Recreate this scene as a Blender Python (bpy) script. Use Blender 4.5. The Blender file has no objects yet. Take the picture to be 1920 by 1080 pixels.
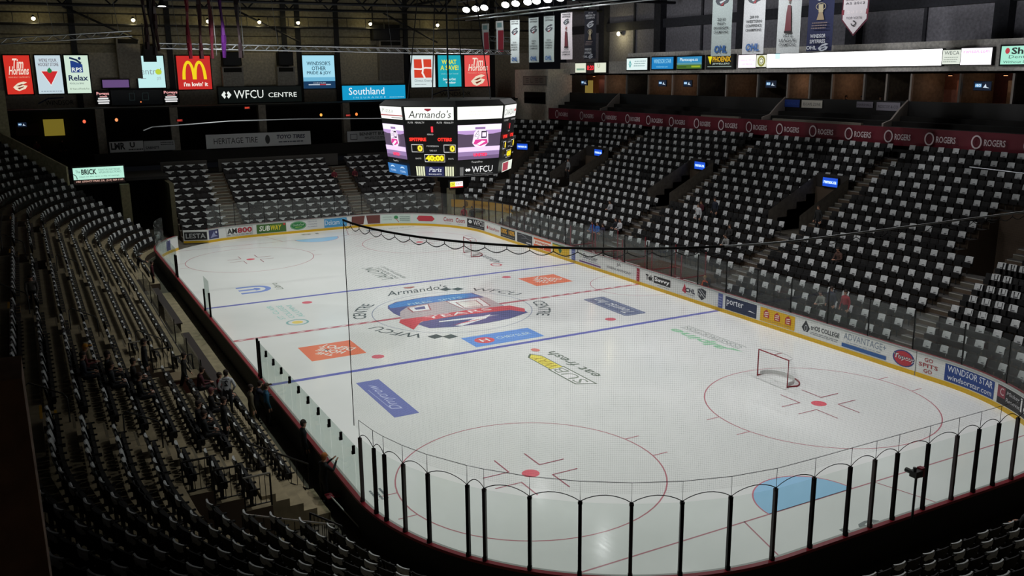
import bpy, bmesh, math, random
from mathutils import Vector, Matrix, Euler
random.seed(7)
PI = math.pi
SC = bpy.context.scene
COL = SC.collection
FT = 0.3048

# ------------------------------------------------------------------ camera, world, lights, exposure
cam_d = bpy.data.cameras.new('camera'); cam = bpy.data.objects.new('camera', cam_d); COL.objects.link(cam)
cam.location = (-20.5347584, -45.7551576, 13.1798028)
cam.rotation_euler = (1.33738297, 9.87456258e-3, -0.492292895)
cam_d.sensor_fit = 'HORIZONTAL'; cam_d.sensor_width = 36.0
cam_d.lens = 1698.00538 * 36.0 / 1920.0
cam_d.clip_start = 0.1; cam_d.clip_end = 400
SC.camera = cam
w = bpy.data.worlds.new('world'); SC.world = w; w.use_nodes = True
w.node_tree.nodes['Background'].inputs[0].default_value = (0.55, 0.6, 0.75, 1)
w.node_tree.nodes['Background'].inputs[1].default_value = 0.004
SC.view_settings.view_transform = 'Standard'; SC.view_settings.look = 'None'
SC.view_settings.exposure = 0.0; SC.view_settings.gamma = 1.0
try: SC.view_settings.use_curve_mapping = False
except Exception: pass
SC.cycles.transparent_max_bounces = 32
SC.cycles.max_bounces = 6; SC.cycles.diffuse_bounces = 3; SC.cycles.glossy_bounces = 3
SC.cycles.sample_clamp_indirect = 4.0

SPOTS = []
for sx in (-1, 1):
    for k in range(7):
        d = bpy.data.lights.new('rink_light', 'SPOT')
        d.energy = 2900 * (.9 + .045*k) * (1.0 if sx < 0 else .97); d.spot_size = math.radians(128); d.spot_blend = 1.0
        d.shadow_soft_size = 0.25; d.color = (0.97, 1.0, 0.95) if sx < 0 else (1.0, 0.98, 1.0)
        o = bpy.data.objects.new('rink_light', d); COL.objects.link(o)
        o.location = (10.6 if sx > 0 else -8.4, -25.5 + 8.5 * k, 17.75)
        # floodlights are aimed down and inwards at the ice
        o.rotation_euler = (0, math.radians(8 if sx > 0 else -15), 0)
        SPOTS.append(o)
# spotlights on the lighting pipe that pick out the hanging banners
for y, e in ((24.0, 800), (17.5, 900), (9.0, 500), (-1.5, 1000), (-6.5, 1000), (-12.0, 900)):
    d = bpy.data.lights.new('banner_spotlight', 'SPOT'); d.energy = e*1.35; d.spot_size = math.radians(84); d.spot_blend = 1.0; d.shadow_soft_size = .15; d.color = (.97, .98, 1.0)
    o = bpy.data.objects.new('banner_spotlight', d); COL.objects.link(o); o.location = (12.2, y, 18.9)
    o.rotation_euler = (Vector((18.6, y-.6, 16.2)) - o.location).to_track_quat('-Z', 'Y').to_euler()

d = bpy.data.lights.new('block_fill_spot', 'SPOT'); d.energy = 1500; d.spot_size = math.radians(56); d.spot_blend = 1.0; d.shadow_soft_size = .2  # added spot without a fixture, brightens the pale corner block
o = bpy.data.objects.new('block_fill_spot', d); COL.objects.link(o); o.location = (12.2, 22.0, 18.9); o.rotation_euler = (Vector((29.5, 36.5, 12.0)) - o.location).to_track_quat('-Z', 'Y').to_euler()
d = bpy.data.lights.new('wall_end_fill', 'POINT'); d.energy = 16; d.color = (1, .8, .62); d.shadow_soft_size = .3  # added fill behind the camera, brightens the brown wall end
o = bpy.data.objects.new('wall_end_fill', d); COL.objects.link(o); o.location = (-24.5, -49.5, 15.0)

# ------------------------------------------------------------------ colours and materials
def lin(h):
    h = h.lstrip('#'); h = ''.join(c*2 for c in h) if len(h) == 3 else h; r = []
    for i in (0, 2, 4):
        c = int(h[i:i+2], 16) / 255.0
        r.append(c / 12.92 if c <= 0.04045 else ((c + 0.055) / 1.055) ** 2.4)
    return tuple(r)
MATS = {}
def mat(kind, hexc, strength=1.0, rough=0.6):
    key = (kind, hexc, strength, rough)
    if key in MATS: return MATS[key]
    m = bpy.data.materials.new('%s_%s' % (kind, hexc.strip('#'))); m.use_nodes = True
    nt = m.node_tree; b = nt.nodes['Principled BSDF']; c = lin(hexc)
    b.inputs['Base Color'].default_value = (*c, 1); b.inputs['Roughness'].default_value = rough
    if kind == 'emit':
        b.inputs['Base Color'].default_value = (0.02, 0.02, 0.02, 1)
        b.inputs['Emission Color'].default_value = (*c, 1); b.inputs['Emission Strength'].default_value = strength
        b.inputs['Roughness'].default_value = 0.35
    elif kind == 'metal':
        b.inputs['Metallic'].default_value = 1.0
    elif kind == 'ice':
        k = 1.0 / 0.66
        b.inputs['Base Color'].default_value = (min(.92, c[0]*k), min(.92, c[1]*k), min(.92, c[2]*k), 1)
        b.inputs['Roughness'].default_value = 0.5
        b.inputs['Coat Weight'].default_value = 0.6; b.inputs['Coat Roughness'].default_value = 0.13; b.inputs['Coat IOR'].default_value = 1.3
        b.inputs['Specular IOR Level'].default_value = 0.15
    elif kind in ('concrete', 'cloth', 'ground'):
        n = nt.nodes.new('ShaderNodeTexNoise'); n.inputs['Scale'].default_value = {'concrete': 2.2, 'cloth': 14, 'ground': 5}[kind]
        n.inputs['Detail'].default_value = 6
        r = nt.nodes.new('ShaderNodeValToRGB')
        lo, hi = (0.72, 1.15) if kind != 'cloth' else (0.85, 1.05)
        r.color_ramp.elements[0].color = (c[0]*lo, c[1]*lo, c[2]*lo, 1); r.color_ramp.elements[1].color = (min(1, c[0]*hi), min(1, c[1]*hi), min(1, c[2]*hi), 1)
        r.color_ramp.elements[0].position = .3; r.color_ramp.elements[1].position = .7
        tc = nt.nodes.new('ShaderNodeTexCoord')
        nt.links.new(tc.outputs['Object'], n.inputs['Vector']); nt.links.new(n.outputs['Fac'], r.inputs['Fac']); nt.links.new(r.outputs['Color'], b.inputs['Base Color'])
    MATS[key] = m
    return m

def ice_material():
    m = bpy.data.materials.new('ice'); m.use_nodes = True; nt = m.node_tree; b = nt.nodes['Principled BSDF']
    tc = nt.nodes.new('ShaderNodeTexCoord')
    n1 = nt.nodes.new('ShaderNodeTexNoise'); n1.inputs['Scale'].default_value = 0.22; n1.inputs['Detail'].default_value = 5
    mp = nt.nodes.new('ShaderNodeMapping'); mp.inputs['Scale'].default_value = (3.0, .35, 1)
    n2 = nt.nodes.new('ShaderNodeTexNoise'); n2.inputs['Scale'].default_value = 2.0; n2.inputs['Detail'].default_value = 8
    r = nt.nodes.new('ShaderNodeValToRGB')
    r.color_ramp.elements[0].color = (.76, .785, .765, 1); r.color_ramp.elements[0].position = .25
    r.color_ramp.elements[1].color = (.85, .865, .85, 1); r.color_ramp.elements[1].position = .7
    nt.links.new(tc.outputs['Object'], n1.inputs['Vector']); nt.links.new(tc.outputs['Object'], mp.inputs['Vector']); nt.links.new(mp.outputs['Vector'], n2.inputs['Vector'])
    nt.links.new(n1.outputs['Fac'], r.inputs['Fac']); nt.links.new(r.outputs['Color'], b.inputs['Base Color'])
    rr = nt.nodes.new('ShaderNodeMapRange'); rr.inputs['To Min'].default_value = .07; rr.inputs['To Max'].default_value = .2
    nt.links.new(n2.outputs['Fac'], rr.inputs['Value']); nt.links.new(rr.outputs['Result'], b.inputs['Coat Roughness'])
    b.inputs['Roughness'].default_value = .5; b.inputs['Coat Weight'].default_value = .6; b.inputs['Coat IOR'].default_value = 1.3; b.inputs['Specular IOR Level'].default_value = .15
    bp = nt.nodes.new('ShaderNodeBump'); bp.inputs['Strength'].default_value = .06; bp.inputs['Distance'].default_value = .02
    nt.links.new(n2.outputs['Fac'], bp.inputs['Height']); nt.links.new(bp.outputs['Normal'], b.inputs['Coat Normal'])
    return m

def glass_material(tint, dirt, name):
    m = bpy.data.materials.new(name); m.use_nodes = True; nt = m.node_tree
    for n in list(nt.nodes): nt.nodes.remove(n)
    out = nt.nodes.new('ShaderNodeOutputMaterial'); tr = nt.nodes.new('ShaderNodeBsdfTransparent'); tr.inputs[0].default_value = (*tint, 1)
    gl = nt.nodes.new('ShaderNodeBsdfGlossy'); gl.inputs['Roughness'].default_value = .03
    df = nt.nodes.new('ShaderNodeBsdfDiffuse'); df.inputs[0].default_value = (.75, .8, .77, 1)
    tl = nt.nodes.new('ShaderNodeBsdfTranslucent'); tl.inputs[0].default_value = (.75, .8, .77, 1)
    md = nt.nodes.new('ShaderNodeMixShader'); md.inputs[0].default_value = .5
    nt.links.new(df.outputs[0], md.inputs[1]); nt.links.new(tl.outputs[0], md.inputs[2])
    tc = nt.nodes.new('ShaderNodeTexCoord'); no = nt.nodes.new('ShaderNodeTexNoise'); no.inputs['Scale'].default_value = 1.1; no.inputs['Detail'].default_value = 4
    mr = nt.nodes.new('ShaderNodeMapRange'); mr.inputs['From Min'].default_value = .35; mr.inputs['From Max'].default_value = .75
    mr.inputs['To Min'].default_value = dirt * .6; mr.inputs['To Max'].default_value = dirt * 1.6
    nt.links.new(tc.outputs['Object'], no.inputs['Vector']); nt.links.new(no.outputs['Fac'], mr.inputs['Value'])
    m1 = nt.nodes.new('ShaderNodeMixShader'); nt.links.new(mr.outputs['Result'], m1.inputs[0])
    nt.links.new(tr.outputs[0], m1.inputs[1]); nt.links.new(md.outputs[0], m1.inputs[2])
    lw_ = nt.nodes.new('ShaderNodeLayerWeight'); lw_.inputs['Blend'].default_value = .5
    pw = nt.nodes.new('ShaderNodeMath'); pw.operation = 'POWER'; pw.inputs[1].default_value = 5; nt.links.new(lw_.outputs['Facing'], pw.inputs[0])
    ma = nt.nodes.new('ShaderNodeMath'); ma.operation = 'MULTIPLY_ADD'; ma.inputs[1].default_value = .6; ma.inputs[2].default_value = .03; nt.links.new(pw.outputs[0], ma.inputs[0])
    m2 = nt.nodes.new('ShaderNodeMixShader'); nt.links.new(ma.outputs[0], m2.inputs[0]); nt.links.new(m1.outputs[0], m2.inputs[1]); nt.links.new(gl.outputs[0], m2.inputs[2])
    nt.links.new(m2.outputs[0], out.inputs['Surface'])
    return m

def net_material(pitch, wire, colr, name):
    m = bpy.data.materials.new(name); m.use_nodes = True; nt = m.node_tree
    for n in list(nt.nodes): nt.nodes.remove(n)
    out = nt.nodes.new('ShaderNodeOutputMaterial'); tr = nt.nodes.new('ShaderNodeBsdfTransparent'); df = nt.nodes.new('ShaderNodeBsdfDiffuse'); df.inputs[0].default_value = (*colr, 1)
    uv = nt.nodes.new('ShaderNodeUVMap'); sp = nt.nodes.new('ShaderNodeSeparateXYZ'); nt.links.new(uv.outputs[0], sp.inputs[0])
    ms = []
    for ax in (0, 1):
        a = nt.nodes.new('ShaderNodeMath'); a.operation = 'DIVIDE'; a.inputs[1].default_value = pitch; nt.links.new(sp.outputs[ax], a.inputs[0])
        f = nt.nodes.new('ShaderNodeMath'); f.operation = 'FRACT'; nt.links.new(a.outputs[0], f.inputs[0])
        l = nt.nodes.new('ShaderNodeMath'); l.operation = 'LESS_THAN'; l.inputs[1].default_value = wire / pitch; nt.links.new(f.outputs[0], l.inputs[0]); ms.append(l)
    mx = nt.nodes.new('ShaderNodeMath'); mx.operation = 'MAXIMUM'; nt.links.new(ms[0].outputs[0], mx.inputs[0]); nt.links.new(ms[1].outputs[0], mx.inputs[1])
    mi = nt.nodes.new('ShaderNodeMixShader'); nt.links.new(mx.outputs[0], mi.inputs[0]); nt.links.new(tr.outputs[0], mi.inputs[1]); nt.links.new(df.outputs[0], mi.inputs[2])
    nt.links.new(mi.outputs[0], out.inputs['Surface'])
    return m

# ------------------------------------------------------------------ building helpers
class MB:
    def __init__(s): s.v = []; s.f = []; s.m = []; s.mats = []; s.uv = None
    def mi(s, m):
        if m not in s.mats: s.mats.append(m)
        return s.mats.index(m)
    def face(s, pts, m=None):
        i = len(s.v); s.v += [tuple(p) for p in pts]; s.f.append(list(range(i, i + len(pts)))); s.m.append(s.mi(m) if m else 0)
    def box(s, x0, x1, y0, y1, z0, z1, m=None, M=None):
        c = [(x0,y0,z0),(x1,y0,z0),(x1,y1,z0),(x0,y1,z0),(x0,y0,z1),(x1,y0,z1),(x1,y1,z1),(x0,y1,z1)]
        if M is not None: c = [tuple(M @ Vector(p)) for p in c]
        i = len(s.v); s.v += c; k = s.mi(m) if m else 0
        for f in ((3,2,1,0),(4,5,6,7),(0,1,5,4),(1,2,6,5),(2,3,7,6),(3,0,4,7)): s.f.append([i + a for a in f]); s.m.append(k)
    def tube(s, pts, r, n=6, m=None, cap=True):
        pts = [Vector(p) for p in pts]; rings = []; k = s.mi(m) if m else 0
        rr = r if isinstance(r, (list, tuple)) else [r] * len(pts)
        for a, p in enumerate(pts):
            t = (pts[min(a+1, len(pts)-1)] - pts[max(a-1, 0)]); t.normalize()
            u = t.cross(Vector((0,0,1)))
            if u.length < 1e-3: u = t.cross(Vector((0,1,0)))
            u.normalize(); v = t.cross(u); i = len(s.v)
            for b in range(n):
                q = p + (u * math.cos(2*PI*b/n) + v * math.sin(2*PI*b/n)) * rr[a]; s.v.append(tuple(q))
            rings.append(i)
        for a in range(len(rings)-1):
            for b in range(n):
                s.f.append([rings[a]+b, rings[a]+(b+1)%n, rings[a+1]+(b+1)%n, rings[a+1]+b]); s.m.append(k)
        if cap:
            s.f.append([rings[0]+b for b in range(n)][::-1]); s.m.append(k); s.f.append([rings[-1]+b for b in range(n)]); s.m.append(k)
    def cyl(s, c, r0, r1, h, n=16, m=None, axis=None):
        ax = Vector(axis or (0,0,1)).normalized(); c = Vector(c)
        s.tube([c, c + ax*h], [r0, r1], n, m)
    def sphere(s, c, rx, ry=None, rz=None, nu=10, nv=7, m=None, vmin=-PI/2, vmax=PI/2):
        ry = ry or rx; rz = rz or rx; i0 = len(s.v); k = s.mi(m) if m else 0
        for a in range(nv+1):
            ph = vmin + (vmax - vmin) * a / nv
            for b in range(nu):
                th = 2*PI*b/nu; s.v.append((c[0]+rx*math.cos(ph)*math.cos(th), c[1]+ry*math.cos(ph)*math.sin(th), c[2]+rz*math.sin(ph)))
        for a in range(nv):
            for b in range(nu): s.f.append([i0+a*nu+b, i0+a*nu+(b+1)%nu, i0+(a+1)*nu+(b+1)%nu, i0+(a+1)*nu+b]); s.m.append(k)
    def add(s, other, M):
        i = len(s.v); s.v += [tuple(M @ Vector(p)) for p in other.v]
        mp = [s.mi(m) for m in other.mats] or [0]
        for f, k in zip(other.f, other.m): s.f.append([i + a for a in f]); s.m.append(mp[k] if k < len(mp) else 0)
    def mesh(s, name, mats=None, smooth=False):
        me = bpy.data.meshes.new(name); me.from_pydata(s.v, [], s.f); ms = mats or s.mats
        for m in ms: me.materials.append(m)
        if len(ms) > 1: me.polygons.foreach_set('material_index', s.m)
        if smooth: me.polygons.foreach_set('use_smooth', [True]*len(s.f))
        if s.uv:
            l = me.uv_layers.new(name='UVMap'); flat = []
            for p in me.polygons:
                for vi in p.vertices: flat += list(s.uv[vi])
            l.data.foreach_set('uv', flat)
        me.update(); return me
    def build(s, name, mats=None, parent=None, smooth=False, loc=None, rotz=0):
        if mats is not None and not isinstance(mats, (list, tuple)): mats = [mats]
        o = bpy.data.objects.new(name, s.mesh(name, mats, smooth)); COL.objects.link(o)
        if parent: o.parent = parent
        if loc: o.location = loc
        if rotz: o.rotation_euler = (0, 0, rotz)
        return o
def tag(o, label=None, cat=None, group=None, kind=None):
    if label: o['label'] = label
    if cat: o['category'] = cat
    if group: o['group'] = group
    if kind: o['kind'] = kind
    return o
def thing(name, label, cat, loc=(0,0,0), rotz=0, group=None):
    o = bpy.data.objects.new(name, None); COL.objects.link(o); o.location = loc; o.rotation_euler = (0,0,rotz); o.empty_display_size = .2
    return tag(o, label, cat, group)
def struct(o): o['kind'] = 'structure'; return o
ORD = ['first','second','third','fourth','fifth','sixth','seventh','eighth','ninth','tenth','eleventh','twelfth','thirteenth','fourteenth','fifteenth','sixteenth','seventeenth','eighteenth','nineteenth','twentieth']
def ordn(n):
    if n <= 20: return ORD[n-1]
    t = {2:'twenty',3:'thirty',4:'forty',5:'fifty',6:'sixty',7:'seventy',8:'eighty',9:'ninety'}[n//10]
    if n % 10 == 0: return t[:-1] + 'ieth'
    return t + '-' + ORD[n%10-1]

# lettering: the built-in font turned into flat faces, cached in unit box coordinates
_TX = {}
def text_faces(body, spacing=1.0, bold=0.0):
    key = (body, spacing, bold)
    if key in _TX: return _TX[key]
    c = bpy.data.curves.new('lettering', 'FONT'); c.body = body; c.resolution_u = 2; c.space_character = spacing; c.offset = bold; c.align_x = 'CENTER'
    c.space_line = .85
    o = bpy.data.objects.new('lettering', c); COL.objects.link(o)
    dg = bpy.context.evaluated_depsgraph_get(); me = bpy.data.meshes.new_from_object(o.evaluated_get(dg))
    vs = [tuple(v.co) for v in me.vertices]; fs = [list(p.vertices) for p in me.polygons]
    bpy.data.objects.remove(o); bpy.data.curves.remove(c); bpy.data.meshes.remove(me)
    x0 = min(v[0] for v in vs); x1 = max(v[0] for v in vs); y0 = min(v[1] for v in vs); y1 = max(v[1] for v in vs)
    vs = [((v[0]-x0)/max(1e-6,x1-x0), (v[1]-y0)/max(1e-6,y1-y0)) for v in vs]
    _TX[key] = (vs, fs); return _TX[key]

class Art:
    """flat artwork in a (u,v) frame of metres; fn(u,v,h) gives the world/local point h metres in front"""
    def __init__(s, fn, paint, step=.0015, base=.002, sub=None):
        s.fn = fn; s.paint = paint; s.mb = MB(); s.h = base; s.step = step; s.sub = sub
    def up(s): s.h += s.step
    def poly(s, pts, c, keep=False):
        if not keep: s.up()
        m = s.paint(c)
        s.mb.face([s.fn(u, v, s.h) for u, v in pts], m)
    def rect(s, u0, v0, u1, v1, c):
        s.up(); m = s.paint(c); n = max(1, int(abs(u1-u0)/s.sub)) if s.sub else 1
        for k in range(n):
            a = u0 + (u1-u0)*k/n; b = u0 + (u1-u0)*(k+1)/n
            s.mb.face([s.fn(a,v0,s.h), s.fn(b,v0,s.h), s.fn(b,v1,s.h), s.fn(a,v1,s.h)], m)
    def frame(s, u0, v0, u1, v1, t, c):
        s.rect(u0,v0,u1,v0+t,c); s.rect(u0,v1-t,u1,v1,c); s.rect(u0,v0+t,u0+t,v1-t,c); s.rect(u1-t,v0+t,u1,v1-t,c)
    def ell(s, cu, cv, ru, rv, c, n=24, a0=0, a1=2*PI):
        pts = [(cu+ru*math.cos(a0+(a1-a0)*k/n), cv+rv*math.sin(a0+(a1-a0)*k/n)) for k in range(n if a1-a0 > 6.2 else n+1)]
        s.poly(pts, c)
    def ring(s, cu, cv, ru, rv, t, c, n=32, a0=0, a1=2*PI):
        s.up(); m = s.paint(c)
        for k in range(n):
            a = a0+(a1-a0)*k/n; b = a0+(a1-a0)*(k+1)/n
            q = [(cu+(ru-t)*math.cos(a), cv+(rv-t)*math.sin(a)), (cu+ru*math.cos(a), cv+rv*math.sin(a)), (cu+ru*math.cos(b), cv+rv*math.sin(b)), (cu+(ru-t)*math.cos(b), cv+(rv-t)*math.sin(b))]
            s.mb.face([s.fn(u, v, s.h) for u, v in q], m)
    def line(s, pts, t, c):
        for (a, b) in zip(pts, pts[1:]):
            d = Vector((b[0]-a[0], b[1]-a[1])); d.normalize(); n = Vector((-d[1], d[0]))*t/2; e = d*t/2
            s.poly([(a[0]-n[0]-e[0],a[1]-n[1]-e[1]),(b[0]-n[0]+e[0],b[1]-n[1]+e[1]),(b[0]+n[0]+e[0],b[1]+n[1]+e[1]),(a[0]+n[0]-e[0],a[1]+n[1]-e[1])], c)
    def text(s, body, u0, v0, u1, v1, c, shear=0, spacing=1.0, bold=0.0, arc=None, fit=None):
        s.up(); vs, fs = text_faces(body, spacing, bold); m = s.paint(c); k = s.mb.mi(m); i = len(s.mb.v)
        for x, y in vs:
            if arc:  # arc = (radius of baseline, start angle, end angle): letters stand outwards
                a = arc[1] + (arc[2]-arc[1])*x; r = arc[0] + (v1-v0)*y
                s.mb.v.append(s.fn(r*math.cos(a), r*math.sin(a), s.h))
            else:
                v = v0+(v1-v0)*y; s.mb.v.append(s.fn(u0+(u1-u0)*x + shear*(v-v0), v, s.h))
        for f in fs: s.mb.f.append([i+a for a in f]); s.mb.m.append(k)
    def scribble(s, u0, v0, u1, v1, c, rows=1, seed=1):
        """unreadably small lines of writing: rows of short word-length bars"""
        r = random.Random(seed); h = (v1-v0)/rows
        for k in range(rows):
            u = u0
            while u < u1 - .02*(u1-u0):
                wd = (u1-u0)*r.uniform(.06, .16); e = min(u1, u+wd); s.rect(u, v1-(k+.75)*h, e, v1-(k+.3)*h, c); u = e + (u1-u0)*.03
    def build(s, name, parent=None): return s.mb.build(name, None, parent)
def plane_fn(o, U, N, V=(0,0,1)):
    o, U, V, N = Vector(o), Vector(U).normalized(), Vector(V).normalized(), Vector(N).normalized()
    return lambda u, v, h: tuple(o + U*u + V*v + N*h)
P_MATTE = lambda c: mat('matte', c, 1.0, .5)
P_ICE = lambda c: mat('ice', c)
def P_EMIT(k=1.0): return lambda c: mat('emit', c, k)

# ------------------------------------------------------------------ the rink outline
HX, HY, RC = 42.5*FT, 100*FT, 28*FT
A_, B_, C_ = HY-RC, HX-RC, PI/2*RC
TOT = 4*A_ + 4*B_ + 4*C_
SEGS = [('l',HX,0,90,A_),('a',B_,A_,0,C_),('l',B_,HY,180,2*B_),('a',-B_,A_,90,C_),('l',-HX,A_,270,2*A_),('a',-B_,-A_,180,C_),('l',-B_,-HY,0,2*B_),('a',B_,-A_,270,C_),('l',HX,-A_,90,A_)]
def P(s, off=0.0, z=0.0):
    """point at arc length s round the boards (0 = right end of the red line, growing to the far end), off metres outside"""
    s %= TOT
    for n, (k, x0, y0, ang, l) in enumerate(SEGS):
        if s <= l or n == len(SEGS)-1:
            if k == 'l':
                a = math.radians(ang); return Vector((x0+math.cos(a)*s+math.sin(a)*off, y0+math.sin(a)*s-math.cos(a)*off, z))
            a = math.radians(ang)+s/RC; return Vector((x0+(RC+off)*math.cos(a), y0+(RC+off)*math.sin(a), z))
        s -= l
def heading(s):
    """angle of the outward normal at s"""
    s %= TOT
    for n, (k, x0, y0, ang, l) in enumerate(SEGS):
        if s <= l or n == len(SEGS)-1:
            return math.radians(ang-90) if k == 'l' else math.radians(ang)+s/RC
        s -= l
S_FR, S_FE, S_FL, S_L = A_, A_+C_, A_+C_+2*B_, A_+2*C_+2*B_          # starts: far-right arc, far end, far-left arc, left side
S_NL, S_NE, S_NR, S_R = S_L+2*A_, S_L+2*A_+C_, S_L+2*A_+C_+2*B_, S_L+2*A_+2*C_+2*B_
def tread(j): return max(0.02, 0.00149837*j*j + 0.40811808*j + 0.3237)
def off(j): return 1.49 + .79*j

# ------------------------------------------------------------------ ice sheet and its painted markings
mb = MB(); N = 160
ring = [P(TOT*k/N, .03) for k in range(N)]
mb.face([(p.x, p.y, 0) for p in ring]); mb.face([(p.x, p.y, -.06) for p in ring][::-1])
ice = mb.build('floor', [ice_material()]); struct(ice)
ice['label'] = 'white ice sheet of the rink with painted lines and logos'
ice_xy = lambda u, v, h: (u, v, h)
def ice_part(name, fill, fn=ice_xy, label=None, sub=None):
    a = Art(fn, P_ICE, step=.0006, base=.0015, sub=sub); fill(a); o = a.build(name, ice)
    if label: o['label'] = label
    return o
RED, BLUE, THIN = '#a8525c', '#5d629f', '#9d6a72'
for y, nm in ((-25*FT, 'near'), (25*FT, 'far')):
    ice_part('blue_line', lambda a: a.rect(-HX+.02, y-.15, HX-.02, y+.15, BLUE))
def redline(a):
    a.rect(-HX+.02, -.15, HX-.02, .15, '#a56068')
    n = 34
    for k in range(n):
        x = -HX + (k+.5)*2*HX/n
        if abs(x) < 4.2: continue
        a.poly([(x-.26,0),(x,-.07),(x+.26,0),(x,.07)], '#d8d3d0')
ice_part('red_line', redline, label='dashed red centre line with white lozenges')
for sy in (-1, 1):
    gy = 89*FT; gx = B_ + math.sqrt(max(0, RC**2 - (gy-A_)**2)) - .03
    ice_part('goal_line', lambda a: a.rect(-gx, sy*gy-.03, gx, sy*gy+.03, THIN))
    def crease(a):
        n = 24; r = 6*FT
        pts = [(r*math.cos(PI*k/n), sy*(gy - r*math.sin(PI*k/n))) for k in range(n+1)]
        a.poly(pts, '#86b0d4'); a.ring(0, sy*gy, r, r, .05, '#b06a78', 24, 0 if sy < 0 else PI, PI if sy < 0 else 2*PI)
    ice_part('goal_crease', crease)
    def trap(a):
        for sx in (-1, 1): a.line([(sx*9.4*FT if 0 else sx*2.78, sy*gy), (sx*3.65, sy*(HY-.05))], .05, THIN)
    ice_part('trapezoid_line', trap)
    for sx in (-1, 1):
        cx, cy = sx*22*FT, sy*69*FT
        def circ(a):
            a.ring(cx, cy, 15*FT, 15*FT, .05, '#a0666e', 64)
            for q in (-1, 1):                      # hash marks outside the circle
                for yy in (-.85, .85):
                    x0 = math.sqrt((15*FT)**2 - yy**2); a.rect(min(q*x0, q*(x0+.6))+cx, cy+yy-.025, max(q*x0, q*(x0+.6))+cx, cy+yy+.025, '#a0666e')
            for qx in (-1, 1):                     # the L marks beside the dot
                for qy in (-1, 1):
                    a.line([(cx+qx*.6, cy+qy*1.5), (cx+qx*.6, cy+qy*.45), (cx+qx*1.55, cy+qy*.45)], .05, '#935560')
        ice_part('faceoff_circle', circ)
        ice_part('faceoff_dot', lambda a: a.ell(cx, cy, .305, .305, '#c0525e'))
        ice_part('faceoff_dot', lambda a: a.ell(cx, sy*20*FT, .305, .305, '#b9606c'))
ice_part('centre_circle', lambda a: a.ring(0, 0, 15*FT, 15*FT, .05, '#7f8797', 72))
ice_part('referee_crease', lambda a: a.ring(HX, 0, 10*FT, 10*FT, .05, '#a07078', 28, PI/2, 3*PI/2))

def frame(cx, cy):                                  # logos on the ice read towards +Y, tops towards the left boards
    return lambda u, v, h: (cx - v, cy + u, h)
def centre_logo(a):
    NAVY, R, G, W_ = '#585a80', '#b55056', '#a39a9c', '#d9d6d2'
    q = lambda pts: [(y, -x) for x, y in pts]
    a.poly(q([(-3.24,2.83),(-1.9,3.0),(.51,3.05),(.9,1.2),(.75,-.4),(.55,-3.0),(-1.12,-3.15),(-2.3,-3.05),(-2.95,-2.8),(-3.5,-2.1),(-3.75,-.3),(-3.6,1.6)]), NAVY)
    a.poly(q([(-3.2,2.7),(-2.3,2.85),(-2.25,-2.9),(-2.95,-2.75),(-3.4,-2.0),(-3.62,-.3),(-3.5,1.5)]), '#4f7ab0')
    a.poly(q([(-1.85,3.1),(.55,3.0),(.6,-.2),(.55,-2.9),(.0,-3.2),(-1.25,-2.7),(-2.1,-1.9),(-2.25,.4)]), G)
    a.poly(q([(-2.0,2.65),(.15,2.4),(0,.62),(-2.15,.5)]), '#8f5c5f'); a.poly(q([(-1.92,2.58),(.08,2.32),(-.07,.7),(-2.07,.58)]), W_)
    a.poly(q([(-1.45,2.22),(-.1,2.03),(-.2,.8),(-1.6,.9)]), '#8f5c5f'); a.poly(q([(-1.37,2.13),(-.18,1.96),(-.27,.88),(-1.5,.98)]), '#cfcac4')
    a.poly(q([(-2.1,-.6),(-.7,-1.0),(-.75,-2.15),(-1.9,-2.05)]), '#8f5c5f'); a.poly(q([(-2.0,-.7),(-.82,-1.05),(-.85,-2.05),(-1.82,-1.95)]), W_)
    a.poly(q([(-1.72,-1.0),(-1.1,-1.2),(-1.2,-1.75),(-1.65,-1.7)]), NAVY)
    a.poly(q([(1.5,3.62),(2.57,3.5),(3.2,2.0),(3.4,.4),(3.2,-1.3),(2.76,-2.6),(1.7,-2.85),(1.0,-1.9),(1.0,1.2)]), '#56587f')
    a.poly(q([(.65,3.35),(1.75,3.75),(2.4,3.4),(1.6,2.9),(1.25,.4),(1.25,-1.2),(1.35,-2.5),(2.6,-3.45),(.9,-3.6),(.35,-3.3),(.45,-1.6),(.35,.6),(.4,1.6)]), R)
    a.text('YEARS', -2.0, -1.05, 2.05, -.5, '#ddd4d2')
    a.text('SPITS', .25, 2.35, 1.75, 2.75, '#a9c4d8'); a.text('FIRES', -1.7, 2.35, -.2, 2.75, '#a9c4d8')
    # a plane-like emblem: wings, body and flashes
    a.poly([(1.5,-1.85),(.9,-2.5),(-.9,-3.25),(-1.2,-3.0),(.2,-2.3)], '#c9cdd6'); a.poly([(1.9,-2.2),(.2,-1.9),(-1.6,-1.75),(-1.7,-1.95),(.3,-2.25)], '#d6d4d6')
    a.poly([(.9,-2.5),(-.3,-2.55),(-1.4,-2.9),(-.6,-2.75)], R)
ice_part('centre_logo', centre_logo, label='navy red and grey anniversary emblem reading 40 YEARS painted at centre ice')
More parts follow.
